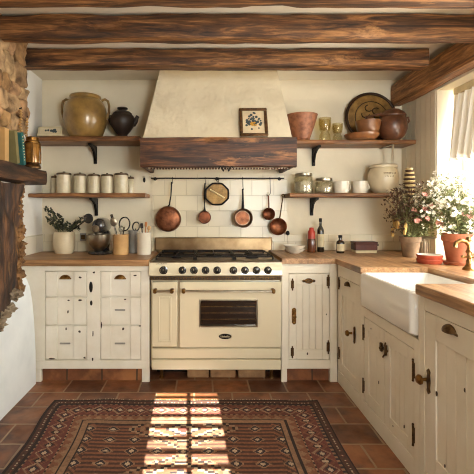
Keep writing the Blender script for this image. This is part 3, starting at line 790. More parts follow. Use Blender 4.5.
# ---- narrow cabinet between the range and the corner
cx1=.5995; c2=thing('corner_cabinet','cream cabinet with one beadboard door between range and corner','cabinet',(cx1,YF,0))
lx2=lambda px: PX(px,YF)-cx1
W_=1.0245-cx1; mb=MB().box(0,W_,.022,.6,.1,ZR-.042)
d0,d1,dz0,dz1=lx2(288.8),lx2(330),ZF(360),ZF(273.5)
frame_rect(mb,0,W_,.1,ZR-.042,d0,d1,dz0,dz1,0,.021); mb.box(0,lx2(287),0,.03,0,.1); mb.box(lx2(330),W_,0,.03,0,.1)
mb.build('body',M['paint'],c2)
d=panel_door(c2,d0,d1,dz0,dz1,M['paint'],.055,.085,.075,.052)
hinge(d,lx2(292.5),ZF(284.5),.06); hinge(d,lx2(292.3),ZF(352),.06)
hinge(d,lx2(328.2),ZF(281.5),.07); hinge(d,lx2(328.2),ZF(347),.07)
X_,Z_=lx2(308.8),ZF(281)
mb=MB().lathe([(0,-.002),(.028,-.002),(.026,.003),(0,.005)],(X_,0,Z_),24,'y',1.15,.75); mb.ball((X_-.037,-.001,Z_),(.014,.004,.011),2); mb.ball((X_+.037,-.001,Z_),(.014,.004,.011),2)
p=mb.build('pull_plate',M['bronze'],d); MB().tube([(X_+.026*math.cos(a*math.pi/8),-.009,Z_+.016*math.sin(a*math.pi/8)) for a in range(16)],.004,8,True).build('ring',M['brass'],p)
X_,Z_=lx2(294),ZF(316)
mb=MB().box(X_-.016,X_+.016,-.004,.003,Z_-.055,Z_+.055,.002); mb.lathe([(0,0),(.012,0),(.01,.015),(.016,.022),(.014,.032),(0,.036)],(X_-.002,-.002,Z_),16,'y'); mb.ball((X_,-.006,Z_+.05),(.014,.008,.014),2); mb.ball((X_,-.006,Z_-.05),(.014,.008,.014),2)
mb.build('latch',M['brass'],d)
chips(d,[(lx2(307.5),ZF(354),.006,.012),(lx2(326.5),ZF(314.5),.005,.008)],.0012,5)
struct(MB().box(lx2(287)+cx1+.002,lx2(330)+cx1-.002,YF+.03,YF+.2,0,.098),'trim_8',M['plinth'])

# ---- run under the window (local x runs toward the viewer)
XF=1.027
def run_cab(name,label,y_far,y_near):
    return thing(name,label,'cabinet',(XF,y_far,0),R(-90)), y_far-y_near
# far one
c3,W_=run_cab('window_cabinet','cream cabinet with a brass knob between the corner and the sink',3.083,2.630)
mb=MB().box(.0,W_,.022,.6,0,ZR-.042); d0,d1,dz0,dz1=.035,W_-.03,.10,.815
frame_rect(mb,0,W_,0,ZR-.042,d0,d1,dz0,dz1,0,.021); mb.build('body',M['paint'],c3)
d=panel_door(c3,d0,d1,dz0,dz1,M['paint'],.055,.13,.07,.055)
hinge(d,.04,.76,.06); hinge(d,.04,.235,.06)
knob_plate(d,.295,.462,.02,.045)
cup_pull(d,.22,.775,.04,.002,M['bronze'])
# sink base
c4,W_=run_cab('sink_cabinet','cream double door cabinet under the white sink','2',0) if False else run_cab('sink_cabinet','cream double door cabinet under the white sink',2.628,1.922)
mb=MB().box(0,W_,.022,.6,0,.690); d0,d1,dz0,dz1=.05,W_-.045,.095,.632
frame_rect(mb,0,W_,0,.69,d0,d1,dz0,dz1,0,.021)
mb.box(0,.038,.0,.3,.69,.9,.002); mb.box(W_-.006,W_,.0,.3,.69,.9,.002)
mb.build('body',M['paint'],c4)
mid=.34
da=panel_door(c4,d0,mid,dz0,dz1,M['paint'],.06,.07,.07,.05); db=panel_door(c4,mid,d1,dz0,dz1,M['paint'],.06,.07,.07,.05)
hinge(da,.045,.53,.065); hinge(da,.045,.19,.065); hinge(db,d1-.002,.53,.075); hinge(db,d1-.002,.215,.075)
mb=MB().box(mid-.04,mid+.045,-.008,.002,.518,.532,.003); mb.box(mid-.04,mid-.02,-.012,.002,.50,.55,.003); mb.box(mid+.02,mid+.035,-.012,.002,.497,.555,.003); mb.ball((mid-.012,-.014,.525),.012,2); mb.tube([(mid+.028,-.012,.55),(mid+.045,-.014,.572)],.005,6); mb.tube([(mid+.028,-.012,.5),(mid+.012,-.014,.482)],.005,6)
mb.build('latch',M['bronze'],db)
chips(da,[(.155,.585,.006,.006),(.26,.3,.004,.01)],.0012,8); chips(db,[(.44,.14,.006,.006),(.56,.2,.005,.01)],.0012,9)
# near one
c5,W_=run_cab('window_cabinet','cream cabinet with cup pull and latch plate nearest the viewer',1.92,1.2)
mb=MB().box(0,W_,.022,.39,0,.903); d0,d1,dz0,dz1=.045,W_-.03,.1,.845
frame_rect(mb,0,W_,0,.91,d0,d1,dz0,dz1,0,.021); mb.build('body',M['paint'],c5)
d=panel_door(c5,d0,d1,dz0,dz1,M['paint'],.085,.11,.1,.07)
cup_pull(d,.24,.80,.045,.002,M['bronze'])
knob_plate(d,.062,.53,.022,.02)
chips(d,[(.14,.5,.006,.012),(.2,.22,.005,.008),(.33,.6,.004,.01)],.0012,12)

# ---- sink
sk=thing('butler_sink','white fireclay apron sink set into the worktop','sink',(1.0,2.262,.705))
x0,x1,y0,y1,z0,z1=.994,1.43,1.93,2.57,.705,.915; t_=.028
mb=MB()
outer=[(x0,y0),(x1,y0),(x1,y1),(x0,y1)]
def rr_(x0,x1,y0,y1,r,n=5):
    o=[]
    for cx,cy,a0 in ((x1-r,y1-r,0),(x0+r,y1-r,90),(x0+r,y0+r,180),(x1-r,y0+r,270)):
        for k in range(n+1): a=R(a0+90*k/n); o.append((cx+r*math.cos(a),cy+r*math.sin(a)))
    return o
loops=[]
for ins,z,rad in ((.012,z0,.03),(.0,z0+.012,.03),(0,z1-.008,.03),(.008,z1,.028),(t_-.006,z1,.03),(t_,z1-.008,.03),(t_+.008,z0+.06,.04),(t_+.04,z0+.035,.04)):
    loops.append([(x,y,z) for x,y in rr_(x0+ins,x1-ins,y0+ins,y1-ins,rad)])
n=len(loops[0]); vs=[v for l in loops for v in l]; fs=[]
for a in range(len(loops)-1):
    for i in range(n): j=(i+1)%n; fs.append((a*n+i,a*n+j,(a+1)*n+j,(a+1)*n+i))
fs+=[tuple(range(n)),tuple(range((len(loops)-1)*n,len(loops)*n))]
mb.add(vs,fs); place(mb,sk.location); mb.build('basin',M['ceramic'],sk,angle=50)
MB().lathe([(0,0),(.03,0),(.028,.004),(0,.005)],(.25,0,.036),20).build('drain',M['brass'],sk)
# ---- tap
fx,fy=1.62,2.46
f=thing('bridge_tap','brass mixer tap with a cross handle standing behind the sink','tap',(fx,fy,ZR))
mb=MB().lathe([(0,0),(.036,0),(.036,.01),(.024,.022),(.016,.04),(.018,.055),(.013,.065),(.013,.10),(.019,.112),(.013,.124),(.012,.175),(.018,.182),(.017,.2),(.0,.205)],n=20); mb.build('column',M['brightbrass'],f)
MB().tube([(0,0,.15),(-.02,-.0,.175),(-.055,0,.18),(-.08,0,.165),(-.085,0,.14)],[.012,.012,.011,.011,.012],12).build('spout',M['brightbrass'],f)
h=MB().tube([(0,0,.085),(-.03,-.05,.085)],.010,10).build('valve',M['brightbrass'],f)
mb=MB(); c=Vector((-.036,-.06,.085))
for d_ in ((0,0,1),(.85,-.5,0)): mb.tube([c-Vector(d_)*.034,c+Vector(d_)*.034],.0065,8); mb.ball(c+Vector(d_)*.036,.010,2); mb.ball(c-Vector(d_)*.036,.010,2)
mb.ball(c,.013,2); mb.build('cross_handle',M['brightbrass'],h)

# ------------------------------------------------------------------ range cooker
rx=-.4045; rg=thing('range_cooker','cream enamel range cooker with brass rail handles and black knobs','cooker',(rx,YF,0))
lr=lambda px: PX(px,YF)-rx
RW=1.0
mb=MB().box(0.004,RW-.004,.02,.6,.1,.90,.004); mb.build('body',M['enamel'],rg)
def oven_door(px0,px1,py0,py1,win=None):
    x0,x1,z0,z1=lr(px0),lr(px1),ZF(py1),ZF(py0)
    mb=MB()
    if win:
        a,b_,c,d_=win; frame_rect(mb,x0,x1,z0,z1,a,b_,c,d_,-.022,.02,0)
    else: mb.box(x0,x1,-.022,.02,z0,z1,.008)
    return mb
win=(lr(200),lr(256.5),ZF(325.5),ZF(300))
d=oven_door(180,280.6,281.5,346.5,win).build('oven_door',M['enamel'],rg)
mb=MB().box(win[0],win[1],-.006,0,win[2],win[3]); w=mb.build('oven_window',M['ovenglass'],d)
mb=MB(); frame_rect(mb,win[0]-.008,win[1]+.008,win[2]-.008,win[3]+.008,win[0]+.004,win[1]-.004,win[2]+.004,win[3]-.004,-.026,-.004,.003); mb.build('window_trim',M['steel'],w)
mb=MB()
for zz in (.25,.5,.75):
    z=win[2]+(win[3]-win[2])*zz; mb.box(win[0]+.01,win[1]-.01,-.0085,-.005,z-.004,z+.004,.001)
mb.build('oven_rack',M['bronze'],w)
d2=oven_door(152,177.6,281.5,346.5).build('oven_door',M['enamel'],rg)
mb=MB(); frame_rect(mb,lr(158.5),lr(171.5),ZF(341),ZF(296),lr(160),lr(170),ZF(339.5),ZF(297.5),-.027,-.02,.002); mb.build('raised_panel',M['enamel'],d2)
def rail(parent,pa,pb,py):
    z=ZF(py); mb=MB()
    hb=MB().tube([(lr(pa),-.068,z),(lr(pb),-.068,z)],.0085,12).build('rail_handle',M['steel'],parent)
    for p_ in (pa,pb):
        x=lr(p_); MB().box(x-.013,x+.013,-.082,-.02,z-.017,z+.017,.007).build('rail_post',M['brass'],hb)
rail(d,184,272,289.5); rail(d2,156,172.5,289.5)
mb=MB().lathe([(0,0),(.05,0),(.047,.006),(0,.007)],(lr(225),-.021,ZF(335.5)),28,'y',1,.42); bd=mb.build('badge',M['knobblack'],d)
mb=MB(); r2=random.Random(2); x=lr(225)-.034
while x<lr(225)+.03:
    w_=r2.uniform(.004,.007); mb.box(x,x+w_*.55,-.030,-.027,ZF(335.5)-.006,ZF(335.5)+r2.uniform(.003,.008)); x+=w_+.001
mb.build('badge_lettering',M['label'],bd)
mb=MB().box(lr(152),lr(280.6),-.02,.02,ZF(358),ZF(347.8),.006); mb.box(lr(152),lr(280.6),-.024,.02,ZF(369),ZF(358.8),.006); mb.build('storage_drawer',M['enamel'],rg)
# control panel
mb=MB(); poly=[(-.03,ZF(275.6)),(-.042,ZF(274)),(-.030,ZF(262.5)),(-.02,ZF(261)),(.03,ZF(261)),(.03,ZF(275.6))]
mb.prism(poly,lr(149.7),lr(281),'x'); cp=mb.build('control_panel',M['enamel'],rg)
mb=MB().box(lr(150.5),lr(280.4),-.03,.02,ZF(279.6),ZF(275.8),.004); vt=mb.build('vent_strip',M['bronze'],rg)
mb=MB(); x=lr(153)
while x<lr(279): mb.box(x,x+.012,-.033,-.028,ZF(278.6),ZF(277),.001); x+=.02
mb.build('vent_slots',M['groove'],vt)
for px in (164,182.7,194,205.5,217,233,244.4,255.8,267.2):
    r_=.026 if px>165 else .028
    k=MB().lathe([(0,0),(r_*1.12,0),(r_*1.12,.006),(r_*.85,.008),(r_*.8,.028),(r_*.66,.034),(0,.036)],(lr(px),-.035,ZF(269.6)),24,'y').build('knob',M['knobblack'],cp)
    MB().box(lr(px)-.0016,lr(px)+.0016,-.0722,-.07,ZF(269.6)+.003,ZF(269.6)+.016).build('pointer',M['label'],k)
mb=MB(); x=lr(156.5)
while x<lr(167): 
    w_=r2.uniform(.004,.008); mb.box(x,x+w_*.6,-.0325,-.029,ZF(263.9),ZF(263.9)+r2.uniform(.005,.009)); x+=w_+.0015
mb.build('panel_lettering',M['ink'],cp)
# hob
mb=MB().box(lr(149.7),lr(281),-.03,.6,.901,.925,.008); hb=mb.build('hob',M['steel'],rg)
MB().box(.03,RW-.03,.03,.56,.924,.928,.002).build('hob_pan',plain('dark_steel_hob',(96,82,66),.3,.8,c2=(64,54,44)),hb)
for k,x0 in enumerate((.045,.35,.655)):
    x1=x0+.29; z0,z1=.946,.957; mb=MB()
    for x in (x0,x0+.145,x1): mb.box(x-.005,x+.005,.05,.54,z0,z1,.003)
    for y in (.05,.17,.42,.54): mb.box(x0,x1,y-.005,y+.005,z0,z1,.003)
    for x in (x0,x1):
        for y in (.05,.295,.54): mb.box(x-.007,x+.007,y-.007,y+.007,.927,z0+.002,.002)
    mb.build('pan_support',M['iron'],hb)
for x,y,r_ in ((.19,.17,.04),(.19,.42,.05),(.495,.295,.065),(.80,.17,.05),(.80,.42,.04)):
    MB().lathe([(0,.927),(r_,.927),(r_,.936),(r_*.8,.938),(r_*.8,.946),(0,.948)],(x,y,0),24).build('burner',M['iron'],hb)
mb=MB().box(.002,RW-.002,.575,.60,.9,.95); mb.box(-.03,RW+.03,.575,.60,.948,1.06,.006); mb.box(-.03,RW+.03,.565,.60,1.052,1.066,.004); mb.build('back_guard',M['guard'],rg)
for x in (lr(160.5),RW-.06):
    for y in (.08,.52): MB().lathe([(0,0),(.02,0),(.02,.012),(.013,.02),(.013,.09),(.02,.1),(0,.102)],(x,y,0),16).build('foot',M['brightbrass'],rg)
MB().box(.03,RW-.03,.2,.21,0.0,.1).build('toe_board',M['blackenamel'],rg)
for a,b_,lb in ((187,209,'loose pale brick under the range nearest the brass foot'),(210.5,235.5,'loose pale brick in the middle under the range'),(238,265.5,'loose pale brick under the range, farthest from the brass foot')):
    Yq=3.16; mb=MB().box(PX(a,Yq),PX(b_,Yq),Yq,Yq+.11,0,.083,.006)
    single(mb,'brick',M['brick'],lb,'brick',(PX((a+b_)/2,Yq),Yq+.055,0),'bricks under the range')

# ------------------------------------------------------------------ pot rail and pans
YRl=3.64; zr=PZ(178.3,YRl)
rl=thing('pot_rail','thin black iron rail for pans across the tiles','rail',(PX(217,YRl),YRl,zr))
xa,xb=PX(151,YRl)-rl.location.x,PX(284,YRl)-rl.location.x
MB().tube([(xa,0,0),(xb,0,0)],.006,10).build('rod',M['iron'],rl)
for x in (xa+.03,0.0,xb-.03): mb=MB().tube([(x,0,0),(x,.065,0)],.005,8); mb.lathe([(0,0),(.016,0),(.016,.004),(0,.005)],(x,.067,0),14,'y'); mb.build('wall_bracket',M['iron'],rl)
def hanging(name,label,cat,px,py,Y): return thing(name,label,cat,tuple(P(px,py,Y)),group=None)
def hook(parent,p0,p1):   # from the thing's hole up over the rail (local)
    a=Vector(p0); b=Vector(p1); mb=MB()
    pts=[a+Vector((.0,0,-.006)),a+Vector((.006,0,-.008)),a+Vector((.009,0,0)),a+Vector((.004,0,.012)),b+Vector((.0,-.008,-.01)),b+Vector((0,-.008,.004)),b+Vector((0,0,.0115)),b+Vector((0,.009,.002)),b+Vector((0,.007,-.008))]
    mb.tube(pts,.0026,8); return mb.build('hook',M['iron'],parent)
s=YRl/F
# 1 frying pan, convex base to the room
o=hanging('frying_pan','large round copper frying pan hanging first on the pan rail','pan',168,219,YRl); r_=13*s
MB().lathe([(0,-.02),(r_*.98,-.02),(r_,-.018),(r_*.97,.0),(r_*.88,.022),(r_*.8,.027),(r_*.3,.029),(0,.029)],(0,0,0),40,'y').build('pan_body',M['copper'],o)
MB().tube([(0,.008,r_*.96),(.012,.006,r_*1.1),(.026,.0,23*s),(.034,-.002,37*s)],[.008,.006,.006,.007],8).build('handle',M['iron'],o)
hook(o,(.036,-.002,36.5*s),(.040,0,zr-o.location.z))
# 2 small pan
o=hanging('small_pan','small dark copper pan hanging beside the framed sieve','pan',204.5,217.3,YRl); r_=6.6*s
MB().lathe([(0,-.015),(r_*.98,-.015),(r_,-.01),(r_*.95,.02),(r_*.85,.026),(0,.027)],(0,0,0),30,'y').build('pan_body',M['darkcopper'],o)
MB().tube([(0,.0,r_),(.0,0,11*s),(.0,0,20*s),(.004,0,34*s)],[.012,.005,.005,.006],8).build('handle',M['iron'],o)
hook(o,(.004,0,34*s),(.006,0,zr-o.location.z))
# 3 sieve
o=hanging('round_sieve','round brass mesh sieve with dark rim and pale bar','sieve',217,194,YRl-.02)
r_=12*s; pts=[(r_*math.cos(a*math.pi/4+.39)*(1 if 1 else 1),0,r_*.93*math.sin(a*math.pi/4+.39)) for a in range(8)]
p2=[]
for i in range(8):
    a=Vector(pts[i]); b=Vector(pts[(i+1)%8])
    for k in range(4): q=a.lerp(b,k/4); p2.append(q*(1+.03*math.sin(math.pi*k/4)))
MB().tube(p2,.008,8,True).build('rim',M['iron'],o)
mb=MB(); mb.add([(v[0],.004,v[2]) for v in p2],[tuple(range(len(p2)))])
mb.add([(v[0],.007,v[2]) for v in p2],[tuple(range(len(p2)))]); 
for k in range(-5,6):
    q=r_*k/6; h_=math.sqrt(max(0,(r_*.95)**2-q*q)); mb.tube([(q,.002,-h_*.93),(q,.002,h_*.93)],.0012,5); mb.tube([(-h_,.002,q*.93),(h_,.002,q*.93)],.0012,5)
mb.build('mesh',M['tray'],o)
a=Vector((-7*s,-.008,4.5*s)); b=Vector((7.5*s,-.008,-4*s)); MB().tube([a,b],.007,8).build('cross_bar',M['bone'],o)
mb=MB().tube([(.012*math.cos(t*.6)+.006,0,r_+.014+.012*math.sin(t*.6)) for t in range(11)],.003,6,True); mb.build('hanging_ring',M['iron'],o)
hook(o,(.006,0,r_+.022),(.010,.02,zr-o.location.z))
# 4 saucepan, open side to the room
o=hanging('saucepan','copper saucepan with tinned side and long iron handle on the rail','pan',243,218,YRl-.02); r_=9.6*s
MB().lathe([(0,-.05),(r_*.78,-.05),(r_*.85,-.045),(r_*1.0,.03),(r_*.96,.032),(r_*.80,-.03),(r_*.76,-.034),(0,-.036)],(0,0,0),36,'y').build('pan_body',M['tin'],o)
MB().lathe([(0,0),(r_*.72,0),(r_*.7,.003),(0,.004)],(0,.035,0),30,'y').build('copper_base',M['copper'],o)
MB().tube([(-.003,-.02,r_*.95),(-.004,-.02,14*s),(-.003,-.01,21*s),(-.003,0,29*s)],[.014,.011,.008,.007],8).build('handle',M['iron'],o)
hook(o,(-.003,0,28.7*s),(-.001,.02,zr-o.location.z))
# 5 skimmer
o=hanging('skimming_ladle','small copper skimmer hanging from a forked wire hook','ladle',268.8,214,YRl); r_=6.3*s
MB().lathe([(0,-.02),(r_*.6,-.018),(r_,.006),(r_*.93,.008),(r_*.5,-.012),(0,-.014)],(0,0,0),28,'y').build('bowl',M['darkcopper'],o)
MB().tube([(0,-.004,r_*.8),(0,0,11*s),(-.003,0,18.5*s)],[.007,.006,.006],8).build('handle',M['copper'],o)
zt_=zr-o.location.z
mb=MB().tube([(-.02,0,19.5*s),(-.003,0,18*s),(.016,0,21*s),(.012,-.008,27*s),(.010,-.008,zt_-.004),(.01,0,zt_+.0115),(.01,.009,zt_+.002),(.01,.008,zt_-.008)],.0028,7); mb.build('hook',M['iron'],o)
# 6 big ladle on a nail
o=hanging('copper_ladle','bright copper ladle hanging lowest, next to the oil bottles','ladle',278,226.5,YRl+.01); r_=8.7*s
MB().lathe([(0,-.03),(r_*.55,-.026),(r_*.9,-.006),(r_,.016),(r_*.94,.018),(r_*.8,.0),(r_*.45,-.016),(0,-.02)],(0,0,0),32,'y').build('bowl',M['copper'],o)
MB().tube([(.012,-.012,r_*.9),(.022,-.008,14*s),(.034,.0,22*s),(.046,.01,29.5*s)],[.007,.006,.005,.005],8).build('handle',M['bronze'],o)
MB().tube([(.049+.012*math.cos(t*.628),.01,31*s+.012*math.sin(t*.628)) for t in range(10)],.004,7,True).build('hanging_ring',M['bronze'],o)
MB().tube([(.049,.0,31*s+.006),(.049,.07,31*s+.008)],.003,7).build('nail',M['iron'],o)
MB().ball((9.6*s,.0,-6.6*s),(.018,.014,.022),2,.3).build('pouring_lip',M['iron'],o)

# small iron plate on the wall beside the hood
mb=MB().lathe([(0,0),(.012,0),(.011,.006),(0,.008)],tuple(P(144.3,180,YB-.002)),16,'y',1,2.0)
single(mb,'keyhole_plate',M['iron'],'small black oval iron plate on the wall under the hood corner','wall plate',tuple(P(144.3,180,YB-.002)))
o=thing('wall_socket','small brown wall socket behind the stand mixer','socket',tuple(P(83,237,YB-.02)))
MB().box(-.03,.03,0,.018,-.035,.035,.004).build('plate',M['grey_pot'],o); MB().box(-.018,.018,-.003,.0,-.02,.02,.002).build('switch',M['bronze'],o)

# ------------------------------------------------------------------ things on the worktop by the fireplace
Y=3.5; s=Y/F
vz=vessel('vase','round cream stoneware vase full of dark eucalyptus on the worktop','vase',[(0,253),(8,253),(9.4,251.5),(10.6,246),(10.8,239),(10.4,234),(9.6,231.5),(8.6,231.5),(9,236),(9.2,246),(7.5,250.5),(0,251)],253,64.3,3.52,ZW,M['cream_pot'])
o=thing('eucalyptus_sprigs','bunch of dark eucalyptus sprigs standing in the cream vase','foliage',(PX(64.3,3.52),3.52,ZW+.02))
mb=MB(); ml=MB(); r2=random.Random(21); s=3.52/F
tips=[(-17,206.5),(-14,212),(-11,209),(-19,217),(-8,214),(-15,222),(-4,219),(-10,225),(4,226),(10,229),(14,226),(19,222),(22,217),(16,231),(9,232),(-2,228),(6,223)]
for tx,ty in tips:
    tip=Vector((tx*s,r2.uniform(-.07,.04),(253-ty)*s-.02)); base=Vector((r2.uniform(-.03,.03),r2.uniform(-.03,.03),.03)); rim=Vector((tip.x*.32,tip.y*.4,(253-231)*s-.015))
    pts=[base,rim,rim.lerp(tip,.55)+Vector((0,0,.012 if tx<0 else .03)),tip]; mb.tube(pts,.0022,5)
    L=(tip-rim).length
    for k in range(int(10+L*150)):
        q=r2.uniform(.1,1); p=rim.lerp(tip,q)+Vector((0,0,(.012 if tx<0 else .03)*math.sin(q*3.1))); d_=Vector((r2.uniform(-1,1),r2.uniform(-1,1),r2.uniform(-.5,1)))
        ml.leaf(p,d_,Vector((r2.uniform(-1,1),r2.uniform(-1,1),r2.uniform(-1,1))),r2.uniform(.02,.036),r2.uniform(.014,.024),.1)
mb.build('stems',M['stem'],o); ml.build('leaves',M['euc'],o,recalc=False)['kind']='stuff'
def utensil(name,label,cat,base,head,kind,mh,mhead,r_=.02,grp=None):
    b=Vector(base); h=Vector(head); o=thing(name,label,cat,tuple(b),group=grp); v=h-b; d_=v.normalized()
    MB().tube([(0,0,0),v*.5,v-d_*r_*.6],[.006,.0045,.0045],8).build('handle',mh,o)
    mb=MB()
    if kind=='spoon': 
        q=Vector((0,0,1)).rotation_difference(d_).to_matrix().to_4x4(); mb.xf=Matrix.Translation(v)@q
        mb.ball((0,0,0),(r_,.008,r_*1.35),3)
    elif kind=='ring':
        a=d_.cross(Vector((0,1,0))).normalized()
        mb.tube([v+d_*(r_*1.3*math.sin(t*.3927))+a*(r_*math.cos(t*.3927)) for t in range(16)],.0055,8,True)
    elif kind=='whisk':
        a=d_.cross(Vector((0,1,0))).normalized(); c_=Vector((0,1,0))
        for ph in range(4):
            ax=a*math.cos(ph*.785)+c_*math.sin(ph*.785)
            mb.tube([v-d_*r_+ (d_*r_*2.6*math.sin(t*math.pi/12) + ax*r_*math.sin(t*math.pi/6)) if False else v-d_*r_*1.0+d_*(r_*1.4*(1-math.cos(t*2*math.pi/12)))+ax*(r_*math.sin(t*2*math.pi/12)) for t in range(12)],.0018,5,True)
    elif kind=='paddle':
        q=Vector((0,0,1)).rotation_difference(d_).to_matrix().to_4x4(); mb.xf=Matrix.Translation(v)@q
        mb.box(-r_*.6,r_*.6,-.005,.005,-r_,r_*1.2,.004)
    elif kind=='disc':
        mb.lathe([(0,-.012),(r_*.7,-.01),(r_,.004),(r_*.95,.008),(r_*.6,.004),(0,.002)],tuple(v),24,'y')
    mb.build('head',mhead,o); return o
utensil('serving_ladle','dark round ladle leaning out of the eucalyptus vase','ladle',P(57,241,3.52),P(88.5,218.5,3.49),'disc',M['iron'],M['mixergrey'],.043)
# stand mixer seen head on
Y=3.46; s=Y/F
mx=thing('stand_mixer','graphite stand mixer with a steel bowl on the worktop','mixer',(PX(99.2,Y),Y,ZW+.001))
mb=MB().lathe([(0,0),(.10,0),(.104,.01),(.095,.024),(.05,.03),(0,.03)],(0,.04,0),32,'z',1,1.15); mb.box(-.05,.05,.13,.22,.0,.20,.02); mb.build('stand',M['mixergrey'],mx)
MB().lathe([(0,.03),(.035,.03),(.038,.036),(.062,.055),(.086,.09),(.096,.135),(.099,.168),(.101,.170),(.096,.170),(.09,.13),(.07,.075),(0,.05)],(0,0,0),36).build('mixing_bowl',M['steel'],mx)
mb=MB(); n=14
prof=[(0,-.1),(.03,-.098),(.048,-.085),(.058,-.05),(.062,.03),(.062,.10),(.058,.16),(.04,.2),(0,.205)]
mb.lathe([(r__,-z_) for r__,z_ in prof],(.012,.0,.245),30,'y',1,1.05); mb.build('motor_head',M['mixergrey'],mx)
MB().lathe([(0,0),(.034,0),(.036,.01),(.03,.022),(0,.026)],(-.004,-.078,.222),26,'y').build('chrome_cap',M['steel'],mx)
MB().lathe([(0,.13),(.02,.13),(.03,.17),(.03,.2),(0,.2)],(.0,-.02,0),20).build('drive_shaft',M['steel'],mx)
# crocks and utensils
def crock(px0,px1,yt,Y,label,mat,name='utensil_crock'):
    r_=(px1-px0)/2
    return vessel(name,label,'crock',[(0,253),(r_*.96,253),(r_,252),(r_,yt+1.6),(r_*1.04,yt+1),(r_*1.04,yt),(r_*.9,yt),(r_*.88,yt+2),(r_*.88,251),(0,251.4)],253,(px0+px1)/2,Y,ZW,mat)
crock(113,128.5,233,3.44,'tan stoneware crock holding spoons beside the mixer',M['tan_pot'])
crock(128.6,137.6,230.5,3.56,'slim grey stoneware jar between the tan and cream crocks',M['grey_pot'],'stoneware_jar')
crock(137.3,151,231,3.44,'cream stoneware crock of brushes beside the range',M['white_pot'])
G='utensils in the tan crock'
utensil('serving_spoon','silver serving spoon sticking out of the tan crock','spoon',P(119,249,3.43),P(113.3,222,3.40),'spoon',M['steel'],M['steel'],.028)
utensil('slotted_spoon','dark slotted turner with a pale tip behind the silver spoon','spoon',P(121,249,3.46),P(112,217,3.47),'paddle',M['iron'],M['mixergrey'],.02)
utensil('potato_masher','dark looped masher standing in the tan crock','utensil',P(121,249,3.44),P(124.5,224,3.42),'ring',M['iron'],M['iron'],.045)
utensil('wire_whisk','steel wire whisk low in the tan crock','whisk',P(120,249,3.41),P(121,230,3.39),'whisk',M['steel'],M['steel'],.02)
utensil('basting_spoon','dark basting spoon leaning over the grey jar','spoon',P(131.5,249,3.56),P(136,226.5,3.55),'ring',M['iron'],M['iron'],.03)
utensil('wooden_spatula','orange wooden spatula in the cream crock by the range','spatula',P(144,249,3.44),P(146,224.5,3.43),'paddle',M['orangewood'],M['orangewood'],.018)
utensil('pastry_brush','dark pastry brush in the cream crock by the range','brush',P(143,249,3.45),P(141.8,226,3.45),'paddle',M['iron'],M['darkpot'],.02)
utensil('wooden_spoon','pale wooden spoon in the cream crock by the range','spoon',P(145,249,3.43),P(149,228,3.42),'spoon',M['tan_pot'],M['tan_pot'],.015)

# ------------------------------------------------------------------ things on the worktop between range and window
def on(px,Y): return (PX(px,Y),Y,ZR+.001)
Y=3.45
for i,(yt,yb,r_,lb) in enumerate(((249.4,253.6,10.5,'lower white bowl of the stack beside the range'),(245.6,250.4,11.0,'white bowl nested on top of the stack beside the range'))):
    s=Y/F; o=MB().lathe(lp([(0,yb),(r_*.45,yb),(r_*.5,yb-.6),(r_*.8,yb-2),(r_,yt),(r_*.95,yt),(r_*.76,yb-1.5),(0,yb-.8)],yb,Y),n=32).build('bowl',M['white_pot'],None,(PX(294.5,Y),Y,ZR+.001+(0 if i==0 else 3.2*s))); tag(o,lb,'bowl','stacked white bowls')
def bottle(name,label,px,Y,prof,yb,mat,cap=None,lab=None,capmat=None):
    o=thing(name,label,'bottle',on(px,Y)); MB().lathe(lp(prof,yb,Y),n=24).build('glass_body',mat,o)
    if cap: MB().lathe(lp(cap,yb,Y),n=20).build('cap',capmat,o)
    if lab:
        r_,a,b_=lab; s=Y/F; n=12; vs=[]
        for i in range(n+1):
            t=R(-160+140*i/n); vs+= [(r_*s*math.cos(t),r_*s*math.sin(t),(yb-a)*s),(r_*s*math.cos(t),r_*s*math.sin(t),(yb-b_)*s)]
        MB().add(vs,[(2*i,2*i+2,2*i+3,2*i+1) for i in range(n)]).build('label',M['label'],o)
    return o
bottle('oil_bottle','tall dark oil bottle, highest of the bottles by the ladle',320.5,3.55,[(0,253),(3.1,253),(3.4,252),(3.4,232),(3,230),(1.3,227),(1.2,222.5),(0,222.5)],253,M['bottle'],[(0,223),(1.5,223),(1.5,219.5),(0,219.2)],(3.5,235,248),M['iron'])
bottle('sauce_bottle','brown sauce bottle with a red top next to the tall one',311.5,3.52,[(0,253.5),(4,253.5),(4.3,252.5),(4.3,242),(3.8,240),(0,239.8)],253.5,M['amber'],[(0,240.2),(3.6,240),(3.6,233),(2.4,231),(2.2,229),(0,228.6)],None,M['redcap'])
bottle('small_bottle','short dark bottle with a pale label and black stopper',340.3,3.46,[(0,254),(3.7,254),(4,253),(4,244),(3.4,242.2),(1.6,241),(1.5,238.5),(0,238.5)],254,M['bottle'],[(0,238.8),(2,238.8),(2,236.3),(0,236)],(4.1,245,252),M['iron'])
Y=3.5; s=Y/F
o=thing('storage_tin','dark red tin on a pale tray near the bottles','tin',on(364,Y)); MB().box(-10.5*s,10.5*s,-.05,.05,.0,2.6*s,.003).build('base',M['label'],o)
MB().box(-11*s,11*s,-.055,.055,2.6*s,9*s,.005).build('tin_body',M['darkwoodbox'],o); l=MB().box(-11.3*s,11.3*s,-.058,.058,9*s,11*s,.004).build('lid',M['darkwoodbox'],o)
MB().box(11*s,14.5*s,-.006,.006,6.6*s,8.2*s,.002).build('handle',M['iron'],o)
# rack by the wall
Y=3.05; s=Y/F
o=thing('toast_rack','small pale wire rack standing by the window jamb','rack',on(428,3.25))
s=3.6/F; MB().box(-5*s,5*s,-.03,.03,0,.012,.004).build('base',M['white_pot'],o)
for k in range(5):
    x=(-4+2*k)*s; MB().tube([(x,-.02,.01),(x,-.021,12*s),(x,-.012,14.5*s),(x,.012,14.5*s),(x,.021,12*s),(x,.02,.01)],.0045,7).build('wire_loop',M['white_pot'],o)
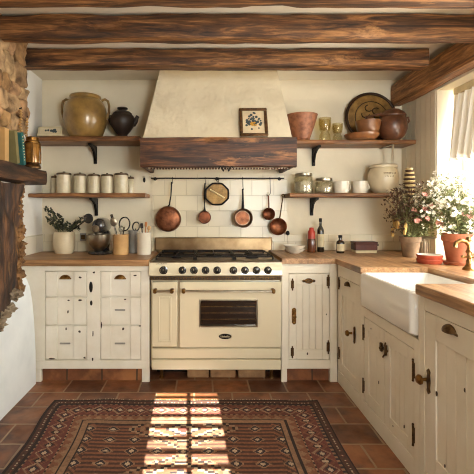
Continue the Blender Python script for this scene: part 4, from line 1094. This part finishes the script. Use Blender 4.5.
# saucers
Y=2.78; s=Y/F
for i,(mt,lb) in enumerate(((M['redsaucer'],'red clay saucer at the bottom of the pair by the sink'),(M['redsaucer'],'red clay saucer with white glazed inside on top of the pair'))):
    z=i*.028; o=thing('saucer',lb,'saucer',(PX(429.5,Y),Y,ZR+.001+z),group='red saucers'); r_=12.2*s
    MB().lathe([(0,0),(r_*.86,0),(r_*.9,.006),(r_,.026),(r_*.96,.03),(r_*.9,.03),(r_*.86,.012),(0,.01)],n=36).build('dish',mt,o)
    if i: MB().lathe([(0,.0105),(r_*.855,.0125),(r_*.89,.0308),(r_*.95,.0315),(r_*.95,.0325),(r_*.885,.0325),(r_*.84,.0145),(0,.013)],n=36).build('glaze',M['white_pot'],o)

# flower pots
def flower_pot(px,Y,rt,rb,h,mat,label,saucer=False):
    o=thing('flower_pot',label,'flower pot',on(px,Y)); z0=0
    if saucer:
        MB().lathe([(0,0),(rb*1.3,0),(rb*1.45,.02),(rb*1.38,.022),(rb*1.25,.008),(0,.006)],n=32).build('saucer',mat,o); z0=.008
    MB().lathe([(0,z0),(rb,z0),(rb*1.02,z0+.004),(rt*.95,z0+h*.72),(rt*.96,z0+h*.74),(rt*1.06,z0+h*.75),(rt*1.08,z0+h),(rt*.96,z0+h),(rt*.9,z0+h*.74),(rb*.9,z0+.02),(0,z0+.02)],n=36).build('pot',mat,o)
    MB().lathe([(0,z0+h*.86),(rt*.94,z0+h*.86),(rt*.93,z0+h*.84),(0,z0+h*.82)],n=28).build('soil',M['soil'],o)
    return o
Ya=3.17; flower_pot(410.2,Ya,.073,.055,.158,M['oldpot'],'weathered grey clay pot holding the bouquet in the corner')
Yc=2.72; flower_pot(457,Yc,.088,.06,.2,M['terracotta'],'orange terracotta flower pot on a saucer at the window',True)

def bouquet(name,label,px,Y,zb,items,seed,sway=(0,0)):
    o=thing(name,label,'flowers',(PX(px,Y),Y,zb)); r2=random.Random(seed)
    st=MB(); lf=MB(); wh=MB(); pk=MB(); dr=MB(); oc=MB(); s=Y/F
    def flower(mb,p,d,r_,n=6):
        d=Vector(d).normalized(); a=d.orthogonal().normalized(); b=d.cross(a)
        for k in range(n):
            t=2*math.pi*k/n+r2.uniform(-.2,.2); u=a*math.cos(t)+b*math.sin(t)
            mb.leaf(p,u+d*.45,d.cross(u),r_,r_*.75,.08)
        mb.ball(p+d*r_*.2,r_*.22,1)
    for (x0,x1,y0,y1,n,kind) in items:
        for _ in range(n):
            ax=r2.uniform(0,1); ay=r2.uniform(0,1)
            tip=Vector(((x0+(x1-x0)*ax)*s,r2.uniform(-.15,.12)+sway[1],(y0+(y1-y0)*ay)*s))
            if tip.x>.10: tip.y=min(tip.y,-.04)-.07
            root=Vector((r2.uniform(-.03,.03),r2.uniform(-.03,.03),0)); mid=Vector((tip.x*.45+root.x,tip.y*.45+root.y,tip.z*.6+.01))
            st.tube([root,mid,tip],[.0022,.0018,.0012],4)
            out=(tip-Vector((0,0,tip.z*.4))).normalized()
            for k in range(5):
                q=r2.uniform(.35,1); p=(mid.lerp(tip,(q-.5)*2) if q>.5 else root.lerp(mid,q*2))
                (lf if kind!='dry' else dr).leaf(p,Vector((r2.uniform(-1,1),r2.uniform(-1,1),r2.uniform(-.3,1))),Vector((r2.uniform(-1,1),r2.uniform(-1,1),r2.uniform(-1,1))),r2.uniform(.025,.055),r2.uniform(.008,.016),.1)
            if kind=='white':
                for k in range(3): flower(wh,tip+Vector((r2.uniform(-.022,.022),r2.uniform(-.022,.022),r2.uniform(-.015,.02))),out+Vector((r2.uniform(-.6,.4),r2.uniform(-1.2,0),r2.uniform(-.2,.6))),r2.uniform(.010,.018))
            elif kind=='pink':
                for k in range(2): flower(pk,tip+Vector((r2.uniform(-.014,.014),r2.uniform(-.014,.014),0)),out+Vector((r2.uniform(-.4,.4),-1,.3)),r2.uniform(.016,.026),8)
            elif kind=='dry':
                for k in range(7): dr.leaf(tip+Vector((r2.uniform(-.02,.02),r2.uniform(-.02,.02),r2.uniform(-.05,.02))),Vector((r2.uniform(-1,1),r2.uniform(-1,1),r2.uniform(-.2,1))),Vector((r2.uniform(-1,1),1,0)),r2.uniform(.02,.035),r2.uniform(.01,.016),.1)
            elif kind=='straw':
                d=(tip-mid).normalized(); oc.tube([tip-Vector((0,0,.07)),tip-Vector((0,0,.03)),tip],[.010,.014,.005],7)
    st.build('stems',M['stem'],o)
    for mb,nm,m in ((lf,'leaves',M['leaf']),(wh,'white_blossoms',M['petal']),(pk,'pink_blossoms',M['pink']),(dr,'dried_sprays',M['driedleaf']),(oc,'straw_heads',M['ochrepetal'])):
        if mb.v: mb.build(nm,m,o,recalc=False)['kind']='stuff'
    return o
zz=ZR+.135
b0=bouquet('mixed_bouquet','mixed bouquet of white and pink flowers with dried sprays in the corner pot',410.2,Ya,zz,[(-2,26,14,46,60,'white'),(8,34,26,58,70,'white'),(24,42,34,64,50,'white'),(-4,22,8,44,24,'pink'),(-6,26,2,40,60,'leaf'),(-25,-3,12,52,60,'dry'),(-18,-10,10,26,7,'straw'),(-8,8,30,56,14,'dry')],5,(0,-.02))
bouquet('potted_daisies','airy white flowers growing in the terracotta pot at the window',457,Yc,ZR+.178,[(-26,16,20,66,95,'white'),(-16,18,6,40,40,'white'),(-12,16,4,30,14,'pink'),(-16,16,2,46,60,'leaf')],9)
# striped cone in the corner bouquet
o=thing('protea_cone','tall striped brown and cream cone rising behind the corner bouquet','dried cone',(PX(409.3,3.19),3.19,ZR+.139)); s=3.19/F
z0=(236-197)*s; MB().tube([(0,0,0),(0,0,z0+.02)],.005,6).build('stem',M['driedleaf'],o)
md=MB(); mp=MB()
for k in range(15):
    z=z0+k*2.1*s; w_=(2.4+3.6*math.sin(math.pi*(k+1.6)/17.5))*s
    (md if k%2 else mp).lathe([(0,0),(w_*.6,0),(w_*1.0,.016),(w_*.85,.021),(0,.012)],(0,0,z),16)
md.build('dark_scales',M['cone_dark'],o); mp.build('pale_scales',M['cone_pale'],o)

# ------------------------------------------------------------------ curtain
o=thing('window_curtain','short pleated linen curtain hanging in the window recess','curtain',(1.93,2.7,1.7))
mb=MB(); n,m=120,16; vs=[];fs=[]
ya,yb=3.125,1.9
for i in range(n+1):
    for j_ in range(m+1):
        u=i/n; w_=j_/m; y=ya+(yb-ya)*u; ph=u*2*math.pi*16
        amp=.010+.012*w_; z=2.232-(.545+.012*math.sin(u*40))*w_
        x=1.955-.075*w_+amp*math.sin(ph+.6*math.sin(w_*2))
        y2=y+.01*math.cos(ph)+ (-.03*w_ if u>.0 else -.03*w_)
        vs.append((x-1.93,y2-2.7,z-1.7))
for i in range(n):
    for j_ in range(m): a=i*(m+1)+j_; fs.append((a,a+m+1,a+m+2,a+1))
c=mb.add(vs,fs).build('cloth',M['curtain'],o,recalc=False); sm=c.modifiers.new('thick','SOLIDIFY'); sm.thickness=.002
MB().box(.005,.045,-.8,.428,.50,.552,.006).build('heading',M['label'],o)
single(MB().tube([(1.985,1.47,2.240),(1.985,3.15,2.240)],.006,10),'curtain_rod',M['brass'],'thin brass rod holding the linen curtain in the window recess','curtain rod',(1.985,2.3,2.24))
# ------------------------------------------------------------------ mantel things
def book(label,y0,y1,z,h,th,mat,lean,dx=0):
    # spine faces the room (+x); th along y
    o=thing('book',label,'book',(-1.185+dx,(y0+y1)/2,z),group='books on the mantel'); o.rotation_euler=(R(lean),0,0)
    mb=MB().box(.045,.052,-th/2,th/2,0,h,.002); mb.box(-.075,.05,-th/2,-th/2+.004,0,h,.001); mb.box(-.075,.05,th/2-.004,th/2,0,h,.001); mb.build('cover',mat,o)
    MB().box(-.07,.045,-th/2+.004,th/2-.004,.004,h-.005).build('pages',M['pages'],o); return o
ZM=1.594
book('tan cloth book standing upright at the picture edge on the mantel',2.31,2.36,ZM,.19,.05,M['tanbook'],0)
book('olive book leaning between tan and teal books',2.47,2.5,ZM+.003,.2,.035,M['olivebook'],11)
b=book('teal blue book leaning next to the brass lantern',2.555,2.59,ZM+.003,.205,.035,M['teal'],11)
mb=MB()
for k in range(9): mb.box(.0522,.0528,-.006,.006,.03+k*.018,.036+k*.018)
mb.build('spine_lettering',M['bone'],b)
o=thing('lantern','old brass lantern standing at the end of the mantel','lantern',(-1.165,2.76,ZM)); 
MB().lathe([(0,0),(.055,0),(.057,.01),(.045,.03),(.05,.04),(0,.04)],n=24).build('base',M['bronze'],o)
MB().lathe([(0,.04),(.044,.04),(.046,.06),(.046,.16),(.04,.172),(0,.172)],n=24).build('glass_chimney',plain('amber_lantern_glass',(170,120,56),.2,.3,c2=(110,72,30),vs=20,coat=.4),o)
for k in range(4):
    a=k*math.pi/2+.4; MB().tube([(.051*math.cos(a),.051*math.sin(a),.035),(.053*math.cos(a),.053*math.sin(a),.1),(.047*math.cos(a),.047*math.sin(a),.178)],.0045,6).build('guard_wire',M['brass'],o)
MB().lathe([(0,.172),(.05,.172),(.05,.182),(.042,.19),(.042,.21),(.036,.215),(0,.216)],n=24).build('cap',M['brass'],o)
for lb,y,xx,zt,n in (('longer strand of pale wooden beads hanging on the stone chimney',2.70,-1.218,1.985,20),('shorter strand of pale wooden beads beside the longer strand',2.80,-1.222,1.95,18)):
    o=thing('bead_garland',lb,'bead garland',(xx,y,zt),group='bead strands on the chimney')
    MB().tube([(0,0,0),(.004,.004,-n*.0095),(0,0,-n*.019)],.0025,5).build('cord',M['ink'],o)
    mb=MB()
    for k in range(n): mb.ball((.003*math.sin(k),.004*math.cos(k*1.7),-.01-k*.019),(.0105,.0115,.009),2)
    mb.build('beads',M['bead'],o)
    MB().tube([(-.05,0,.005),(.004,0,.005),(.006,0,.014)],.003,6).build('nail',M['iron'],o)

# ------------------------------------------------------------------ rug
RX0,RX1,RY0,RY1=-1.0,.775,1.15,2.765
rw,rl_=RX1-RX0,RY1-RY0; cell=.0085; nx,ny=int(rw/cell),int(rl_/cell)
C={k:tuple(x*k2 for x in lin(c)[:3]) for k,c,k2 in (('navy',(48,38,42),1),('brown',(78,50,38),1),('red',(108,56,46),1),('rust',(128,82,58),1),('tan',(146,110,82),1),('ivory',(186,162,134),1),('sand',(158,126,98),1),('dark',(42,28,25),1))}
def tri(x,p): x=(x/p)%1.0; return abs(x-.5)*2
def motif(u,v,p,a,b,c):       # stepped hooked diamonds repeating every p
    q=tri(u,p); w=abs(v)
    d=q*.5*p+w
    if d<p*.13: return a
    if d<p*.22: return b
    if abs(d-p*.36)<p*.04: return c
    if q>.86 and w<p*.12: return a
    return None
def rugcol(x,y):
    u=x*100; v=y*100; W=rw*100; Lh=rl_*100
    dl,dr,db,dt=u,W-u,v,Lh-v
    d=min(dl,dr,db,dt); along = v if d in (dl,dr) else u
    st=math.floor(d/.85)*.85
    if d<1.7: return C['dark']
    if d<5.5:
        return motif(along,d-3.6,4.4,C['ivory'],C['red'],None) or C['brown'] 
    if d<6.6: return C['dark']
    if d<8: return C['tan'] if int(along/1.7)%2 else C['navy']
    if d<20:
        return motif(along,d-14,13.5,C['ivory'],C['navy'],C['sand']) or motif(along+6.7,d-14,13.5,C['tan'],C['dark'],C['rust']) or C['red']
    if d<21.5: return C['sand'] if int(along/1.7)%2 else C['dark']
    if d<26:
        return C['rust'] if (d-21.5)<4.5*tri(along,6.5) else C['tan']
    if d<27.5: return C['dark']
    if d<30.5: return C['tan']
    if d<31.5: return C['dark']
    # field
    fx=u-W/2; fy=v-Lh/2
    fxs=abs(math.floor(fx/1.7)*1.7+.85); 
    P_=44.0; cy=((fy+P_/2)%P_)-P_/2; cys=abs(math.floor(cy/1.7)*1.7+.85)
    dd=fxs*.62+cys
    if dd<3.2: return C['red']
    if dd<5.6: return C['ivory']
    if dd<7.2: return C['navy']
    if dd<11.5: return motif(fx+cy,cy-fx,7,C['ivory'],C['red'],None) or C['rust']
    if dd<13: return C['ivory']
    if dd<14.4: return C['dark']
    if dd<18.5: return C['tan'] if (int(abs(fx)/2.6)+int(abs(cy)/2.6))%2 else C['rust']
    if dd<19.8: return C['dark']
    if dd<21.3: return C['sand']
    # fillers beyond the medallions
    ax=abs(fx); gx=((fx+7)%14)-7; gy=((fy+5.5)%11)-5.5; g=abs(gx)+abs(gy)*1.1
    if g<1.7: return C['ivory']
    if g<3.3: return C['navy']
    if g<4.4: return C['tan']
    if ax>W/2-36: return C['brown'] if int((fx+fy)/2.4)%2 else C['rust']
    return C['rust'] if (int(fy/1.7)%2) else C['brown']
mb=MB(); r2=random.Random(4); vs=[];fs=[];cs=[]
for i in range(nx+1):
    for j_ in range(ny+1):
        x=RX0+rw*i/nx; y=RY0+rl_*j_/ny
        wob=.006*math.sin(y*9)+.010*math.sin(y*3.7+1)
        wy=.006*math.sin(x*7)+.004*math.sin(x*17)
        xx=x+wob*(1-i/nx)*1.4+.008*math.sin(y*5)*(i/nx)
        z=.011+.0035*noise.noise(Vector((x*3,y*3,0)))+.0012*r2.random()
        vs.append((xx,y+wy*(j_/ny),z))
for i in range(nx):
    for j_ in range(ny):
        a=i*(ny+1)+j_; fs.append((a,a+ny+1,a+ny+2,a+1))
        c=rugcol((i+.5)*cell,(j_+.5)*cell); k=r2.uniform(.82,1.12)*(1+.22*noise.noise(Vector((i*.02,j_*.12,3)))); cs.append(tuple(min(1,x*k) for x in c))
mb.v=[Vector(v) for v in vs]; mb.f=fs; mb.c=cs
# skirt down to the tiles
edge=[i*(ny+1) for i in range(nx+1)]+[nx*(ny+1)+j_ for j_ in range(1,ny+1)]+[i*(ny+1)+ny for i in range(nx-1,-1,-1)]+[j_ for j_ in range(ny-1,0,-1)]
b=len(mb.v); mb.v+=[Vector((mb.v[e].x,mb.v[e].y,.001)) for e in edge]; ne=len(edge)
for k in range(ne): mb.f.append((edge[k],edge[(k+1)%ne],b+(k+1)%ne,b+k)); mb.c.append(C['dark'])
rg_=thing('patterned_rug','worn red and brown patterned wool rug lying on the tiles','rug',((RX0+RX1)/2,(RY0+RY1)/2,0))
place(mb,rg_.location); mb.build('pile',M['rug'],rg_,angle=80)
mb=MB()
x=RX0+.01
while x<RX1: 
    yy=RY1+.006*math.sin(x*7)+.004*math.sin(x*17); L=r2.uniform(.012,.03); mb.tube([(x,yy-.004,.008),(x+r2.uniform(-.006,.006),yy+L,.003)],.0018,4); x+=.009
place(mb,rg_.location); mb.build('fringe',M['pages'],rg_)['kind']='stuff'

# ------------------------------------------------------------------ light
w=bpy.data.worlds.new('World'); SC.world=w; w.use_nodes=True
bg=w.node_tree.nodes['Background']; bg.inputs['Color'].default_value=(1,.97,.90,1); bg.inputs['Strength'].default_value=1.2
def area(name,loc,rot,sx,sy,power,col):
    l=bpy.data.lights.new(name,'AREA'); l.shape='RECTANGLE'; l.size=sx; l.size_y=sy; l.energy=power; l.color=col
    o=bpy.data.objects.new(name,l); COL.objects.link(o); o.location=loc; o.rotation_euler=rot; o['kind']='helper'; return o
area('window_daylight',(2.22,(WY0+WY1)/2,1.62),(0,R(94),0),1.25,1.7,150,(1,.975,.935))
area('rear_window_daylight',((bx0+bx1)/2,YR-.24,1.5),(R(104),0,R(12)),1.0,1.2,115,(.93,.97,1))
sl=bpy.data.lights.new('sun','SUN'); sl.energy=60; sl.angle=R(.2); sl.color=(1,.92,.80)
so=bpy.data.objects.new('sun',sl); COL.objects.link(so); so['kind']='helper'
so.rotation_euler=Vector((.04,-1,SLOPE)).to_track_quat('Z','Y').to_euler()

# ------------------------------------------------------------------ camera
cd=bpy.data.cameras.new('camera'); cam=bpy.data.objects.new('camera',cd); COL.objects.link(cam)
cam.location=(0,0,CH); cam.rotation_euler=(R(90),0,0)
cd.sensor_width=36; cd.lens=F/474*36; cd.shift_x=(237-VX)/474; cd.shift_y=-(237-VY)/474; cd.clip_start=.02
SC.camera=cam
vs_=SC.view_settings; vs_.view_transform='Standard'; vs_.look='None'; vs_.gamma=1; vs_.exposure=.2; vs_.use_curve_mapping=False
SC.cycles.use_denoising=True; SC.cycles.filter_width=1.1; SC.cycles.max_bounces=10; SC.cycles.diffuse_bounces=6; SC.cycles.transparent_max_bounces=12
